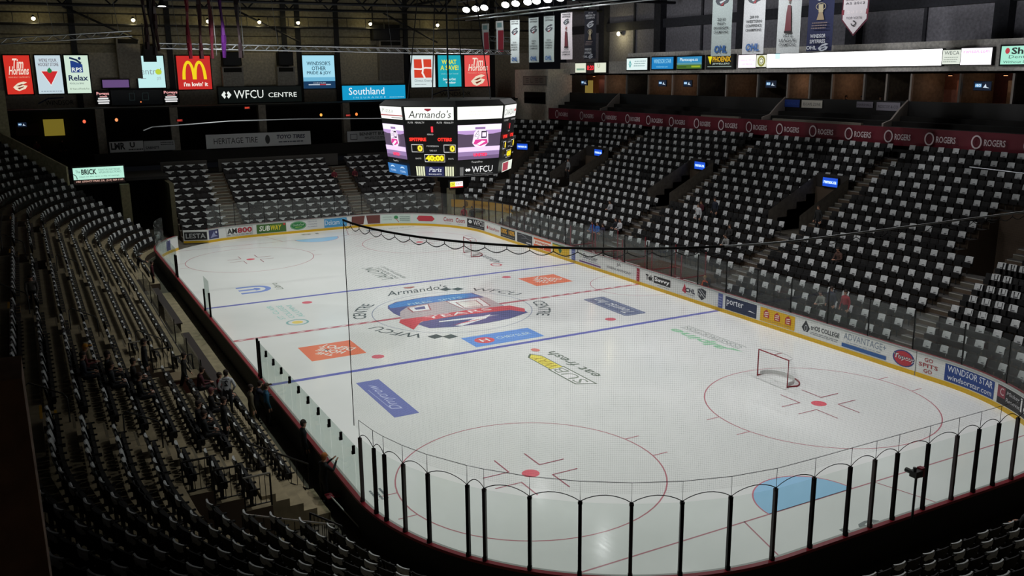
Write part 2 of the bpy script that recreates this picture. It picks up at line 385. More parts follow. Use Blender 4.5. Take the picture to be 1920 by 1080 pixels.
def ringtext(a):
    D = '#4c5556'
    def arc(t, mid, span, bold=0.0):
        a.text(t, 0, 0, 1, .75, D, arc=(4.87, math.radians(mid+span/2), math.radians(mid-span/2)), bold=bold)
    arc('WFCU', 34, 36); arc('CENTRE', -24, 36, .01); arc('WFCU', 210, 36); arc('CENTRE', 152, 36, .01)
    for th in (66, 240):
        t = math.radians(th); c, s = math.cos(t)*5.25, math.sin(t)*5.25
        for k in (-1, 1):
            ex, ey = -math.sin(t)*.38*k, math.cos(t)*.38*k
            a.poly([(c+ex+math.cos(t)*.42, s+ey+math.sin(t)*.42), (c+ex-math.sin(t)*.42, s+ey+math.cos(t)*.42), (c+ex-math.cos(t)*.42, s+ey-math.sin(t)*.42), (c+ex+math.sin(t)*.42, s+ey-math.cos(t)*.42)], D)
    a.text("Armando's", -2.0, 5.1, 2.0, 6.3, D, shear=.35)
    a.poly([(-.35,6.75),(.35,6.75),(.35,6.5),(0,6.3),(-.35,6.5)], '#9b6a66')
ice_part('circle_lettering', ringtext, label='grey lettering set round the centre circle')
def slab(w, h, c, fill=None):
    def f(a):
        a.rect(-w/2, -h/2, w/2, h/2, c)
        if fill: fill(a)
    return f
def squiggle(a):
    a.text('Dmytrow', -1.6, -.28, 1.6, .3, '#aab0cc', shear=.4); a.line([(-1.2,.3),(1.2,.36)], .03, '#9fa6c6')
ice_part('painted_logo', slab(4.7, 1.05, '#6a72a4', squiggle), frame(-8.35, -11.6), 'blue oblong logo with pale script nearest the left boards')
def orange(a):
    a.rect(-1.25, -1.35, 1.25, 1.35, '#cf7359')
    for t, v, wd, hh in (('THE', .72, .95, .34), ('HOME', .2, 1.5, .5), ('DEPOT', -.42, 1.85, .55)):
        vs, fs = text_faces(t, 1.0, .02); a.up(); m = a.paint('#dccfc6'); k = a.mb.mi(m); i = len(a.mb.v); c, s = math.cos(.72), math.sin(.72)
        for x, y in vs:
            px, py = (x-.5)*wd + (v*0), v - .1 + (y-.5)*hh
            a.mb.v.append(a.fn(px*c - py*s, px*s + py*c, a.h))
        for f in fs: a.mb.f.append([i+q for q in f]); a.mb.m.append(k)
ice_part('painted_logo', orange, frame(-8.33, -4.0), 'orange square logo with slanted white letters left of centre')
ice_part('painted_logo', orange, frame(8.5, 4.05), 'orange square logo with slanted white letters right of centre')
def crestbar(a):
    a.rect(-1.95, -.9, 1.95, .9, '#6389c4'); a.ell(-1.05, 0, .52, .52, '#c05a5e'); a.text('H', -1.28, -.25, -.82, .25, '#e6d8d8', bold=.02); a.text('CHRYSLER', -.35, -.2, 1.6, .2, '#b9cbe6')
ice_part('painted_logo', crestbar, lambda u, v, h: (u, -6.2+v, h), 'bright blue oblong logo with a red disc beside the near blue line')
def subw(a):
    a.poly([(-2.6,-.45),(-2.15,.42),(.2,.42),(.2,-.45)], '#5f6b5c'); a.poly([(-2.5,-.38),(-2.1,.35),(.12,.35),(.12,-.38)], '#d9dcd4')
    a.poly([(.12,.35),(.12,-.38),(2.1,-.38),(2.65,.0),(2.2,.35)], '#5f6b5c'); a.poly([(.16,.3),(.16,-.33),(2.05,-.33),(2.5,.0),(2.1,.3)], '#dcc25c')
    a.text('SUB', -2.2, -.3, .05, .28, '#7e877c', shear=.2); a.text('WAY', .25, -.28, 2.0, .25, '#a08c3e', shear=.2)
    a.text('eat fresh', -1.8, -1.25, 2.4, -.7, '#69736a', shear=.2, bold=.01); a.ell(3.05, -.55, .28, .2, '#c07a72')
ice_part('painted_logo', subw, frame(-.2, -12.0), 'yellow and white outlined logo with grey words below it')
def alpine(a):
    a.text('alpine', -2.0, -.3, 2.1, .55, '#83b091', shear=.35, bold=.03); a.poly([(-2.7,-.3),(-2.0,-.3),(-1.7,.1)], '#83b091')
    a.rect(-2.2, -.48, 2.3, -.44, '#7c8580'); a.text('CONSTRUCTION', -2.1, -.85, 2.2, -.56, '#7c8580'); a.rect(-2.2, -.98, 2.3, -.94, '#7c8580')
ice_part('painted_logo', alpine, frame(8.55, -11.55), 'green slanted word with grey line of letters under it on the ice')
def navy(a):
    pts = [(-2.2,-.6),(-2.1,-.72),(2.1,-.72),(2.2,-.6),(2.2,.6),(2.1,.72),(-2.1,.72),(-2.2,.6)]
    a.poly(pts, '#626b83'); a.frame(-2.05, -.6, 2.05, .6, .05, '#8c95a8'); a.text('Tourist Inn', -1.8, -.32, 1.8, .38, '#c9d0d8', shear=.25)
ice_part('painted_logo', navy, frame(8.5, -3.8), 'dark slate logo panel with pale script right of centre')
def ulogo(a):
    for r, t in ((1.0, .34), (.36, .36)): a.ring(-.1, -.1, r, r, t, '#6f82b8', 24, PI, 2*PI)
    for u in (-.93, -.1, .73): a.rect(u-.17, -.1, u+.17, .9, '#6f82b8')
    a.text('Libro', -.9, -1.75, 1.0, -1.3, '#707a70', shear=.2)
ice_part('painted_logo', ulogo, lambda u, v, h: (-8.75 - v, 11.25 + u, h), 'blue rounded trident logo at the far left of the ice')
def stclair(a):
    T = '#86b5b0'; a.text('ST. CLAIR', -1.3, .42, 2.1, .74, T); a.text('COLLEGE', -1.3, -.12, 1.9, .2, T); a.text('ALUMNI', -1.3, -.66, 1.7, -.34, T)
    a.ring(-2.3, .05, .62, .62, .12, '#7fa3a3', 32); a.ell(-2.3, .05, .3, .3, '#dcb968')
ice_part('painted_logo', stclair, frame(-8.35, 4.3), 'teal lettering with a yellow-centred ring left of the red line')
def lazon(a):
    g = '#5d6863'; a.text('LALLON', -2.0, .05, 2.1, .85, g, shear=.2); a.text('INSURANCE', -2.0, -.3, 1.9, -.05, g); a.text('BENEFITS & MORE', -2.2, -.75, 2.0, -.5, g)
ice_part('painted_logo', lazon, frame(.15, 11.5), 'grey block letters beyond the far blue line')
def alls(a):
    a.text('Allstate', -1.5, -.3, 1.5, .35, '#5e6468', shear=.2, bold=.01); a.ring(-1.9, .55, .5, .4, .12, '#b0525c', 24)
ice_part('painted_logo', alls, frame(8.5, 11.9), 'grey word with a red ring near the far net')
ice_part('painted_number', lambda a: a.text('18', -.75, -.28, .75, .28, '#77807c', bold=.02), lambda u, v, h: (.1-u, 29.35-v, h), 'grey number behind the far goal line')
ice_part('painted_number', lambda a: a.text('18', -.75, -.32, .75, .32, '#6f7474', bold=.02), lambda u, v, h: (.05+u, -29.15+v, h), 'grey number behind the near goal line')
ice_part('painted_logo', lambda a: (a.rect(-2.2,-.3,-1.4,.3,'#7f8a92'), a.text('BAD BOY SPORT', -1.2, -.25, 2.3, .25, '#7f8a88')), lambda u, v, h: (7.0+u, 28.4+v, h), 'small grey words along the far end of the ice')
ice_part('painted_logo', lambda a: a.scribble(-.4, -.25, .4, .25, '#60686c', 3, 5), lambda u, v, h: (-11.75-v, -20.0+u, h), 'small grey lines of print inside the near left boards')

# ------------------------------------------------------------------ dasher boards: one panel per advertisement
BZ = 1.07
W_BOARD = mat('gloss', '#dcdedb', 1, .35); KICK = mat('gloss', '#d9ad14', 1, .4); CAP = mat('gloss', '#8a1626', 1, .4); BACK = mat('matte', '#1b1a1a', 1, .7); EDGE = mat('gloss', '#a3a8a4', 1, .4)
def span(s0, s1, step=.6): n = max(1, int(abs(s1-s0)/step)); return [s0+(s1-s0)*k/n for k in range(n+1)]
def strip(mb, ss, o0, o1, z0, z1, m, o0t=None):
    """curved bar between offsets o0..o1 and heights z0..z1"""
    for a, b in zip(ss, ss[1:]):
        p = [P(a,o0,z0),P(b,o0,z0),P(b,o1,z0),P(a,o1,z0),P(a,o0,z1),P(b,o0,z1),P(b,o1,z1),P(a,o1,z1)]
        for f in ((4,5,6,7),(0,1,5,4),(3,7,6,2)): mb.face([p[i] for i in f], m)
    for s_, fl in ((ss[0], 1), (ss[-1], 0)):
        q = [P(s_,o0,z0),P(s_,o1,z0),P(s_,o1,z1),P(s_,o0,z1)]; mb.face(q if fl else q[::-1], m)
def board_panel(s0, s1, label, art=None, bg=None):
    c = P((s0+s1)/2); t = thing('board_panel', label, 'board panel', (c.x, c.y, 0), 0, 'dasher board panels round the ice')
    def loc(mb):
        mb.v = [(v[0]-c.x, v[1]-c.y, v[2]) for v in mb.v]; return mb
    ss = span(s0, s1, .15)
    m = MB(); strip(m, ss, .0, .12, .0, BZ-.03, W_BOARD); loc(m).build('panel', [W_BOARD], t)
    m = MB(); strip(m, ss, -.015, .0, .0, .2, KICK); loc(m).build('kick_plate', [KICK], t)
    m = MB(); strip(m, ss, .06, .2, BZ-.03, BZ+.05, CAP); loc(m).build('cap_rail', [CAP], t)
    m = MB(); strip(m, ss, -.02, .06, BZ-.03, BZ+.045, EDGE); loc(m).build('cap_edge', [EDGE], t)
    m = MB(); strip(m, ss, .121, .135, .0, BZ-.03, BACK); loc(m).build('back_sheet', [BACK], t)
    if art or bg:
        L = abs(s1-s0)
        a = Art(lambda u, v, h: tuple(P(s1-u, -h, v) - Vector((c.x, c.y, 0))), P_MATTE, step=.002, base=.004, sub=.15)
        if bg: a.rect(.06, .24, L-.06, BZ-.08, bg)
        if art: art(a, L)
        a.build('lettering', t)
    return t
def T(body, u0, v0, u1, v1, c, **k): return lambda a, L: a.text(body, u0*L, v0, u1*L, v1, c, **k)
def multi(*fs): return lambda a, L: [f(a, L) for f in fs]
def fig(a, L): a.rect(.08,.27,L-.08,1.0,'#3a3a66'); a.poly([(.2,.35),(L*.55,.9),(L*.6,.6),(L-.15,.45),(L*.5,.42)],'#8f93b8'); a.ell(L*.72,.78,.08,.1,'#d7d9e4')
def am(a, L): a.frame(.08,.26,L-.08,1.0,.02,'#777'); a.text('AM',.15*L/2,.46,.42*L,.9,'#151515',bold=.03); a.text('800',.44*L,.46,.95*L,.9,'#b3243a',bold=.03); a.scribble(.15,.32,L-.15,.4,'#555',1,2)
def sub2(a, L): a.text('SUB',.1*L,.42,.44*L,.86,'#eef2e6',shear=.15,bold=.02); a.text('WAY',.45*L,.42,.8*L,.86,'#e6d32a',shear=.15,bold=.02); a.ell(.92*L,.88,.1,.1,'#c03a36')
def oval(a, L): a.ell(.3*L,.64,.27*L,.36,'#2f7d44'); a.ring(.3*L,.64,.25*L,.32,.03,'#9fd0a4'); a.text('ComfortTech',.12*L,.62,.48*L,.78,'#cfe6cf',shear=.2); a.rect(.2*L,.48,.42*L,.53,'#a8d65c'); [a.text(t,.62*L,v,.93*L,v+.09,'#6a708a') for t,v in (('HEATING',.84),('COOLING',.62),('PLUMBING',.4))]
def delc(a, L): a.text('Delcam',.06*L,.45,.66*L,.86,'#e8f4fb'); a.ell(.84*L,.66,.16*L,.34,'#3f9bd0'); a.ring(.84*L,.66,.13*L,.28,.03,'#8ccbe8'); a.ring(.84*L,.66,.06*L,.28,.02,'#8ccbe8')
def brown(a, L):
    for k in (0, 1):
        x = (.02+.5*k)*L; a.poly([(x+.05*k*L,.26),(x+(.40+.05*k)*L,.26),(x+.46*L if k else x+.46*L,1.0),(x,1.0)] if k else [(x,.26),(x+.4*L,.26),(x+.46*L,1.0),(x+.02*L,1.0)],'#6b3a34'); a.ell(x+.23*L,.62,.19*L,.24,'#e2cfa8'); a.text('Tasty',x+.1*L,.54,x+.36*L,.72,'#6b3a34',shear=.2)
def grn(a, L): a.rect(.04,.24,L-.04,1.0,'#cfe0d6'); [a.text(t,.06*L,v,.36*L,v+.11,'#8a9a94') for t,v in (('WINDSOR REGIONAL',.72),('CENTRE',.5))]; a.ell(.5*L,.74,.07*L,.16,'#3f8f5a'); a.line([(.5*L,.62),(.58*L,.34)],.06,'#b0605c'); a.scribble(.62*L,.4,.95*L,.88,'#8fa49c',3,4)
def redhex(a, L): a.rect(.04,.24,L-.04,1.0,'#d3e2da'); a.poly([(.16*L,.64),(.24*L,.9),(.8*L,.9),(.92*L,.64),(.8*L,.42),(.24*L,.42)],'#c23a48'); a.text('AUTOPARTS',.24*L,.55,.82*L,.76,'#e6cdd0',bold=.02)
def coors(a, L): a.text('Coors',.1*L,.5,.86*L,.9,'#a32c36',shear=.1,bold=.02); a.scribble(.25*L,.32,.75*L,.4,'#a6a6a6',1,1)
def dia(a, x, y, r, c):
    for k in (-1, 1): a.poly([(x+k*r*.5-r,y),(x+k*r*.5,y-r),(x+k*r*.5+r,y),(x+k*r*.5,y+r)], c)
    a.poly([(x-r*.3,y),(x,y-r*.3),(x+r*.3,y),(x,y+r*.3)], '#14161c')
def wfcu(a, L): dia(a,.17*L,.74,.17,'#f0f0f0'); a.text('WFCU',.33*L,.52,.95*L,.94,'#f0f0f0'); a.scribble(.08*L,.32,.92*L,.42,'#8a8a92',1,8)
def sfm(a, L): a.ell(.14*L,.62,.06*L,.1,'#b4474c'); a.poly([(.08*L,.5),(.2*L,.5),(.14*L,.85)],'#b4474c'); a.text('StateFarm',.24*L,.48,.92*L,.76,'#b4474c',shear=.1)
def hund(a, L): a.text('100%',.06*L,.55,.44*L,.92,'#e0a520',bold=.03); a.text('100%',.56*L,.55,.94*L,.92,'#e0a520',bold=.03); a.scribble(.08*L,.32,.92*L,.46,'#8d8d84',1,3)
def dark(a, L): a.line([(.1*L,.82),(.3*L,.9),(.6*L,.78)],.03,'#9a9aa4'); a.line([(.3*L,.6),(.6*L,.7),(.9*L,.62)],.03,'#8a8a94'); a.rect(.62*L,.34,.92*L,.42,'#d0d0d4')
def pizza(a, L): a.rect(.08,.5,L-.08,.84,'#e9e2d6'); a.text('pizzapizza',.1*L,.54,.92*L,.8,'#c64f24',bold=.03); a.rect(.55*L,.3,.6*L,.5,'#f0e8dc')
def leaf(a, L): a.rect(.06,.9,.8*L,1.0,'#55743c'); a.poly([(.45*L,.35),(.36*L,.62),(.45*L,.9),(.56*L,.6)],'#2c6b46'); a.line([(.45*L,.3),(.47*L,.95)],.05,'#24493e'); a.scribble(.08*L,.3,.3*L,.4,'#96761a',1,2)
def badd(a, L): a.ring(.13*L,.78,.06*L,.17,.03,'#8d9a6c'); a.text('Badder',.24*L,.6,.8*L,.94,'#303040'); a.rect(.08*L,.27,.92*L,.37,'#6a3d78'); a.scribble(.2*L,.44,.85*L,.52,'#8a8a94',1,4)
def josa(a, L): a.text('JA',.42*L,.7,.6*L,.98,'#45464c'); a.text('JOSEPH ANTHONY',.04*L,.38,.98*L,.6,'#45464c')
def teks(a, L): a.text('Tek',.04*L,.48,.33*L,.84,'#1b1b1b',bold=.05); a.rect(.36*L,.44,.98*L,.88,'#141414'); a.text('Savvy',.39*L,.5,.95*L,.82,'#f0f0f0',bold=.03); a.scribble(.5*L,.3,.95*L,.37,'#7d7d84',1,2)
def chl(a, L): a.poly([(.08*L,.5),(.24*L,.98),(.4*L,.55),(.3*L,.4)],'#b9384a'); a.text('CHL',.28*L,.5,.92*L,.78,'#2b2d3e',shear=.2,bold=.04); a.rect(.4*L,.38,.9*L,.41,'#8b8d96')
def shield(a, L): a.poly([(.12*L,.9),(.5*L,1.0),(.88*L,.9),(.85*L,.5),(.5*L,.3),(.15*L,.5)],'#31343a'); a.line([(.22*L,.84),(.74*L,.48)],.05,'#c9ccce'); a.line([(.4*L,.9),(.8*L,.62)],.04,'#b9bcc0'); a.text('N',.2*L,.5,.45*L,.66,'#c9ccce')
def porter(a, L): a.text('porter',.07*L,.45,.58*L,.86,'#eef0f4'); a.poly([(.72*L,.52),(.95*L,.5),(.78*L,.58)],'#eef0f4')
def houses(a, L):
    for k in range(3):
        x = (.2+.3*k)*L; a.poly([(x-.2,.48),(x+.2,.48),(x+.2,.78),(x,.93),(x-.2,.78)],'#b23226'); a.line([(x-.1,.75),(x+.12,.78)],.05,'#ead8cf'); a.line([(x-.13,.65),(x+.12,.68)],.05,'#ead8cf'); a.rect(x-.12,.53,x+.12,.58,'#ead8cf')
    a.scribble(.1*L,.3,.9*L,.4,'#c4a258',1,6)
def trios(a, L): a.poly([(.06*L,.6),(.16*L,1.0),(.27*L,.62),(.22*L,.42),(.12*L,.42)],'#2f3236'); a.ring(.17*L,.6,.09,.16,.03,'#cfd2d2'); a.text('triOS COLLEGE',.29*L,.6,.99*L,.84,'#2b2d30',bold=.02); a.scribble(.29*L,.36,.98*L,.52,'#8b8f92',2,5)
def advp(a, L): a.text('ADVANTAGE+',.05*L,.66,.97*L,.98,'#7a8796'); a.scribble(.1*L,.52,.9*L,.58,'#8f9cab',1,7); a.rect(.02*L,.28,.99*L,.46,'#2f5d9c')
def topc(a, L): a.ell(.5*L,.62,.46*L,.38,'#34407c'); a.ell(.5*L,.62,.4*L,.33,'#b83440'); a.text('Topcop',.08*L,.5,.98*L,.78,'#e8e2e0',shear=.1,bold=.04); a.text('Topcop',.06*L,.52,.96*L,.8,'#2a2e4a',shear=.1)
def gsg(a, L): [a.text(t,(.5-wd/2)*L,v,(.5+wd/2)*L,v+.18,'#a03c40',bold=.02) for t,v,wd in (('GO',.78,.36),('SPITS',.53,.8),('GO',.28,.36))]
def star(a, L): a.text('WINDSOR STAR',.07*L,.66,.94*L,.94,'#e8ecf4'); a.text('windsorstar.com',.08*L,.33,.93*L,.56,'#e8ecf4')
def mick(a, L): a.rect(.06,.5,.24*L,.95,'#8d3d4a'); a.text('C',.1*L,.6,.2*L,.9,'#d8c6c8'); a.text('Mickey',.28*L,.68,.66*L,.88,'#c9c9cc',shear=.2); a.text('Renovat',.28*L,.44,.7*L,.6,'#c9c9cc'); a.text('18',.72*L,.4,.98*L,.95,'#e2e2e2',bold=.03)
def bluebar(a, L): a.rect(0,.0,L,BZ-.03,'#5b66a0'); a.scribble(.08*L,.3,.9*L,.9,'#9aa4cc',4,3)
def redbar(a, L): a.rect(0,.0,L,BZ-.03,'#a3223a'); a.scribble(.1*L,.3,.9*L,.9,'#c9808c',4,3)
ADS = [(47.0,48.06,'white board panel with a dark blue picture of a stick beside the open gate',fig,None),
 (44.1,46.5,'white board panel with a framed notice of black letters and red figures',am,None),
 (41.3,43.9,'board panel with a green notice and slanted white and yellow letters',sub2,'#3f6a2c'),
 (38.5,41.1,'white board panel with a green oval and three short words',oval,None),
 (35.95,38.1,'board panel with a bright blue notice and a pale globe',delc,'#4b9ccf'),
 (32.95,35.65,'white board panel with two brown shapes holding cream ovals',brown,None),
 (30.25,32.95,'board panel in pale mint with grey lettering and a green badge',grn,None),
 (27.85,30.1,'board panel in pale mint with a red lozenge',redhex,None),
 (26.0,27.3,'white board panel with a red word nearest the far post',coors,None),
 (24.6,26.0,'white board panel with a red word beside the black lettered panel',coors,None),
 (21.8,24.55,'black board panel with big white capitals in the far right corner',wfcu,'#14161c'),
 (18.95,21.65,'white board panel with small red lettering in the far right corner',sfm,None),
 (16.35,18.95,'black board panel with two orange figures',hund,'#1b1d1f'),
 (13.6,16.15,'dark board panel with thin white swooshes',dark,'#202229'),
 (10.8,13.5,'orange board panel with a white strip of lettering',pizza,'#dc5f2c'),
 (8.2,10.7,'yellow board panel with a dark green leaf',leaf,'#d9b021'),
 (7.5,7.98,'board panel painted blue where the far blue line meets it',bluebar,None),
 (4.0,7.2,'white board panel with dark lettering over a purple bar',badd,None),
 (.7,3.65,'white board panel with thin dark capitals left of the red bar',josa,None),
 (-.16,.16,'board panel painted red where the centre line meets it',redbar,None),
 (-3.35,-.7,'white board panel with black word and black box right of the red bar',teks,None),
 (-5.7,-4.3,'white board panel with a red leaf and navy letters',chl,None),
 (-6.7,-5.7,'white board panel with a dark shield crest',shield,None),
 (-8.0,-7.62,'board panel painted blue where the near blue line meets it',bluebar,None),
 (-10.75,-8.15,'navy board panel with a white lower-case word',porter,'#1e2a48'),
 (-13.5,-10.9,'yellow board panel with three red house shapes',houses,'#dcae1a'),
 (-16.35,-13.75,'white board panel with a dark figure crest and black capitals',trios,None),
 (-19.1,-16.45,'white board panel with thin grey capitals over a blue bar',advp,None),
 (-20.6,-19.35,'white board panel with a round red emblem',topc,None),
 (-21.85,-20.65,'white board panel with three short red words stacked',gsg,None),
 (-24.72,-22.0,'deep blue board panel with two lines of white lettering',star,'#1c3f86'),
 (-27.0,-24.8,'black board panel with white number near the right frame edge',mick,'#1e1c20')]
ADS.sort(key=lambda a: -a[0])
prev = None; nblank = 0
for k, (s0, s1, lb, art, bg) in enumerate(ADS):
    if prev is not None and prev - s1 > .05:
        board_panel(s1, prev, 'plain white board panel filling the gap after the %s advertisement from the open gate' % ordn(k), None, None)
    board_panel(s0, s1, lb, art, bg); prev = s0
# boards seen from behind: left side, near corner and near end
def rail_label(a): return a
s = S_L - 4.4
k = 0
while s < S_NR - .1:
    k += 1; e = min(s + 2.44, S_NR)
    where = 'left side' if s < S_NL else ('near left corner' if s < S_NE else 'near end')
    n = k if s < S_NL else (k - kc0 if s < S_NE else k - kc1)
    if s < S_NL: kc0 = k
    if s < S_NE: kc1 = k
    board_panel(s, e, 'red-capped board panel seen from behind, %s along the %s' % (ordn(n), where)); s = e
board_panel(S_NR, S_R - 5.05, 'long board panel round the near right corner beyond the frame')
# the open gate in the far left corner: two leaves swung outward
def gate_leaf(s, ang, L, label, art, flip=True):
    p = P(s); h = math.radians(ang); U = Vector((math.cos(h), math.sin(h), 0)); Nn = Vector((-U.y, U.x, 0))
    if (Vector(cam.location) - p).dot(Nn) < 0: Nn = -Nn
    t = thing('rink_gate', label, 'gate', (p.x, p.y, 0), 0, 'open rink gates in the far left corner')
    M = Matrix.Translation((0,0,0)) @ Matrix(((U.x, Nn.x, 0, 0), (U.y, Nn.y, 0, 0), (0, 0, 1, 0), (0, 0, 0, 1)))
    m = MB(); m.box(0, L, -.1, 0, .03, BZ, W_BOARD, M); m.build('panel', [W_BOARD], t)
    m = MB(); m.box(0, L, 0, .015, .03, .2, KICK, M); m.build('kick_plate', [KICK], t)
    a = Art(plane_fn(tuple(U*L), -U, Nn), P_MATTE, .003, .004); art(a, L); a.build('lettering', t)
def leafart(a, L): a.rect(.08,.28,L-.08,.92,'#1d1d1f'); a.text('LESTA',.1*L,.4,.9*L,.8,'#b9bcbc',bold=.02)
gate_leaf(48.06, 158, 1.95, 'open gate leaf lettered in black hinged beside the far end boards', lambda a, L: (a.rect(.08,.28,L-.08,.92,'#1d1d1f'), a.text('LESTA',.1*L,.4,.9*L,.8,'#b9bcbc',bold=.02)))
board_panel(51.35, S_L-4.4, 'white board panel with a purple square at the left of the open gate', lambda a, L: a.rect(.05,.25,.75,.98,'#4b4a86'))

# ------------------------------------------------------------------ glass round the boards
GL = glass_material((.93,.975,.95), .05, 'rink_glass'); GLR = glass_material((.9,.94,.92), .075, 'hazy_rink_glass'); GLS = glass_material((.77,.86,.815), .07, 'scuffed_rink_glass')
POST = mat('metal', '#151012', 1, .35); POST2 = mat('gloss', '#2a0d14', 1, .4)
def pane(s0, s1, z0, z1, m, label, group):
    c = P((s0+s1)/2, .06); b = MB(); ss = span(s0+.012, s1-.012, .65)
    for a, e in zip(ss, ss[1:]): b.face([P(a,.06,z0),P(e,.06,z0),P(e,.06,z1),P(a,.06,z1)])
    b.v = [(v[0]-c.x, v[1]-c.y, v[2]) for v in b.v]
    o = b.build('safety_glass', [m], None, loc=(c.x, c.y, 0)); return tag(o, label, 'glass pane', group)
def post(s, z0, z1, m, label, group, wd=.05):
    c = P(s, .09); h = heading(s); b = MB(); b.box(-.045, .045, -wd/2, wd/2, z0, z1, m)
    b.box(-.02,.06,-wd/2-.012,wd/2+.012,z0,z0+.1,m); b.box(-.03,.03,-wd/2-.012,wd/2+.012,z1-.06,z1,m)
    o = b.build('glass_post', [m], None, loc=(c.x, c.y, 0), rotz=h); return tag(o, label, 'post', group)
ENDP = [101.9,102.8,103.35,104.2,105.12,106.38,106.86,108.06,109.3,110.52,111.74,112.98,114.26,115.54,116.84,117.76,118.64,119.88,121.1,122.06,122.96,123.84,125.06,126.3]
for k, s in enumerate(ENDP):
    post(s, BZ+.05, 3.08, POST if k % 3 else POST2, 'dark upright post of the near end glass, %s from its left end' % ordn(k+1), 'near end glass posts', .085)
    if k+1 < len(ENDP): pane(s, ENDP[k+1], BZ+.05, 3.05, GL, 'clear glass pane of the near end, %s from its left end' % ordn(k+1), 'near end glass panes')
# left side glass (near stretch, one lone pane between the benches, far stretch)
ZS = 2.64
ls = lambda y: S_L + (A_ - y)
n = 0; y = -9.85
while ls(y) < ENDP[0] - .1:
    e = min(ls(y) + 1.19, ENDP[0]); n += 1
    pane(ls(y), e, BZ+.05, ZS, GLS, 'greenish scuffed glass pane on the near left boards, %s from the bench' % ordn(n), 'left side glass panes')
    post(ls(y), ZS-.28, ZS-.02, POST, 'small black clip on the near left glass, %s from the bench' % ordn(n), 'glass clips', .03)
    y = A_ - (e - S_L)
post(ls(-9.55), BZ+.05, 2.75, POST, 'thin black post standing alone at the bench end of the left glass', 'bench posts', .05)
post(ls(-9.82), BZ+.05, 2.7, POST, 'black end post carrying the first pane of the near left glass', 'bench posts', .06)
pane(ls(2.7), ls(1.2), BZ+.05, 3.0, GLS, 'lone glass pane standing between the two benches', 'left side glass panes')
post(ls(2.72), BZ+.05, 2.3, POST, 'black post at the far edge of the lone bench pane', 'bench posts'); post(ls(1.18), BZ+.05, 2.4, POST, 'black post at the near edge of the lone bench pane', 'bench posts')
n = 0; s = 53.3
while s < ls(12.0) - .1:
    n += 1; e = min(s+1.45, ls(12.0)); pane(s, e, BZ+.05, 2.9, GLS, 'glass pane on the far left boards, %s from the open gate' % ordn(n), 'left side glass panes'); s = e
post(ls(12.0), BZ+.05, 2.5, POST, 'black end post of the far left glass', 'bench posts'); post(ls(12.6), BZ+.05, 2.45, POST, 'second black post beside the far left glass end', 'bench posts')
# far end, far right corner, right side
n = 0; s = 48.0
while s > -27:
    n += 1; e = s - 1.22; far = s > 13.0; zt = 2.95 if far else 2.87
    if s > 35: wh = 'far end boards'
    elif s > 20: wh = 'far right corner boards'
    else: wh = 'right side boards'
    if not (-9.9 < (s+e)/2 < -.1 and False):
        pane(e, s, BZ+.05, zt, GLR, 'clear pane above the %s, %s from the open gate' % (wh, ordn(n)), 'far and right glass panes')
    if far or n % 2 == 0:
        post(e, BZ+.05, zt + (.0 if far else .02), POST2 if 15 < s < 30 else POST, 'thin dark post above the %s, %s from the open gate' % (wh, ordn(n)), 'far and right glass posts', .035 if far else .02)
    s = e

# ------------------------------------------------------------------ protective netting over the near end
NS0, NS1, NZ0, NZ1 = 101.5, 131.0, 3.32, 9.28
t = thing('protective_netting', 'fine black protective netting hung across the near end of the rink', 'netting', (0, -HY, 0))
m = MB(); m.uv = []; ss = span(NS0, NS1, .45)
for a, b in zip(ss, ss[1:]):
    m.face([P(a,.1,NZ0),P(b,.1,NZ0),P(b,.1,NZ1),P(a,.1,NZ1)]); m.uv += [(a,NZ0),(b,NZ0),(b,NZ1),(a,NZ1)]
m.v = [(v[0], v[1]+HY, v[2]) for v in m.v]
m.build('net_mesh', [net_material(.05, .0019, (.02,.02,.022), 'black_netting')], t)
def netline(f, r, name, mm, n=6):
    b = MB(); b.tube([tuple(p + Vector((0, HY, 0))) for p in f], r, n, mm); return b.build(name, [mm], t)
BLK = mat('matte', '#0b0b0c', 1, .5); STEEL = mat('metal', '#c9cdd0', 1, .3)
CABLE_LIT = mat('gloss', '#c9cccf', 1, .3)  # pale copy of the cable colour, painted for the light it reflects
netline([P(s_,.1,NZ1+.03) for s_ in span(NS0, 112.5, .6)], .03, 'top_cable', BLK); netline([P(s_,.1,NZ1+.03) for s_ in span(112.5, NS1, .6)], .026, 'top_cable', CABLE_LIT)['label'] = 'stretch of the top cable coloured pale for reflected light'
netline([P(NS0,.1,NZ0), P(NS0,.1,NZ1)], .012, 'edge_rope', BLK)
b = MB(); s = NS0
while s < NS1 - .5:
    q = [P(s + .55*k/8, .1, NZ1 - .06 - .1*math.sin(PI*k/8)) + Vector((0,HY,0)) for k in range(9)]; b.tube(q, .011, 4, BLK); b.tube([P(s,.1,NZ1)+Vector((0,HY,0)), P(s,.1,NZ1-.07)+Vector((0,HY,0))], .01, 4, BLK); s += .55
b.build('scalloped_rope', [BLK], t)
b = MB(); b2 = MB()
for a, e in zip(ENDP, ENDP[1:]):
    b.tube([P(a+(e-a)*k/8, .1, 3.1 + .19*math.sin(PI*k/8)**.8) + Vector((0,HY,0)) for k in range(9)], .012, 4, BLK)
    b2.tube([P(a,.1,3.1)+Vector((0,HY,0)), P(a,.1,3.62)+Vector((0,HY,0)), P(e,.1,3.62)+Vector((0,HY,0))], .009, 4, BLK)
b.build('arched_rope', [BLK], t); b2.build('lower_rope', [BLK], t)

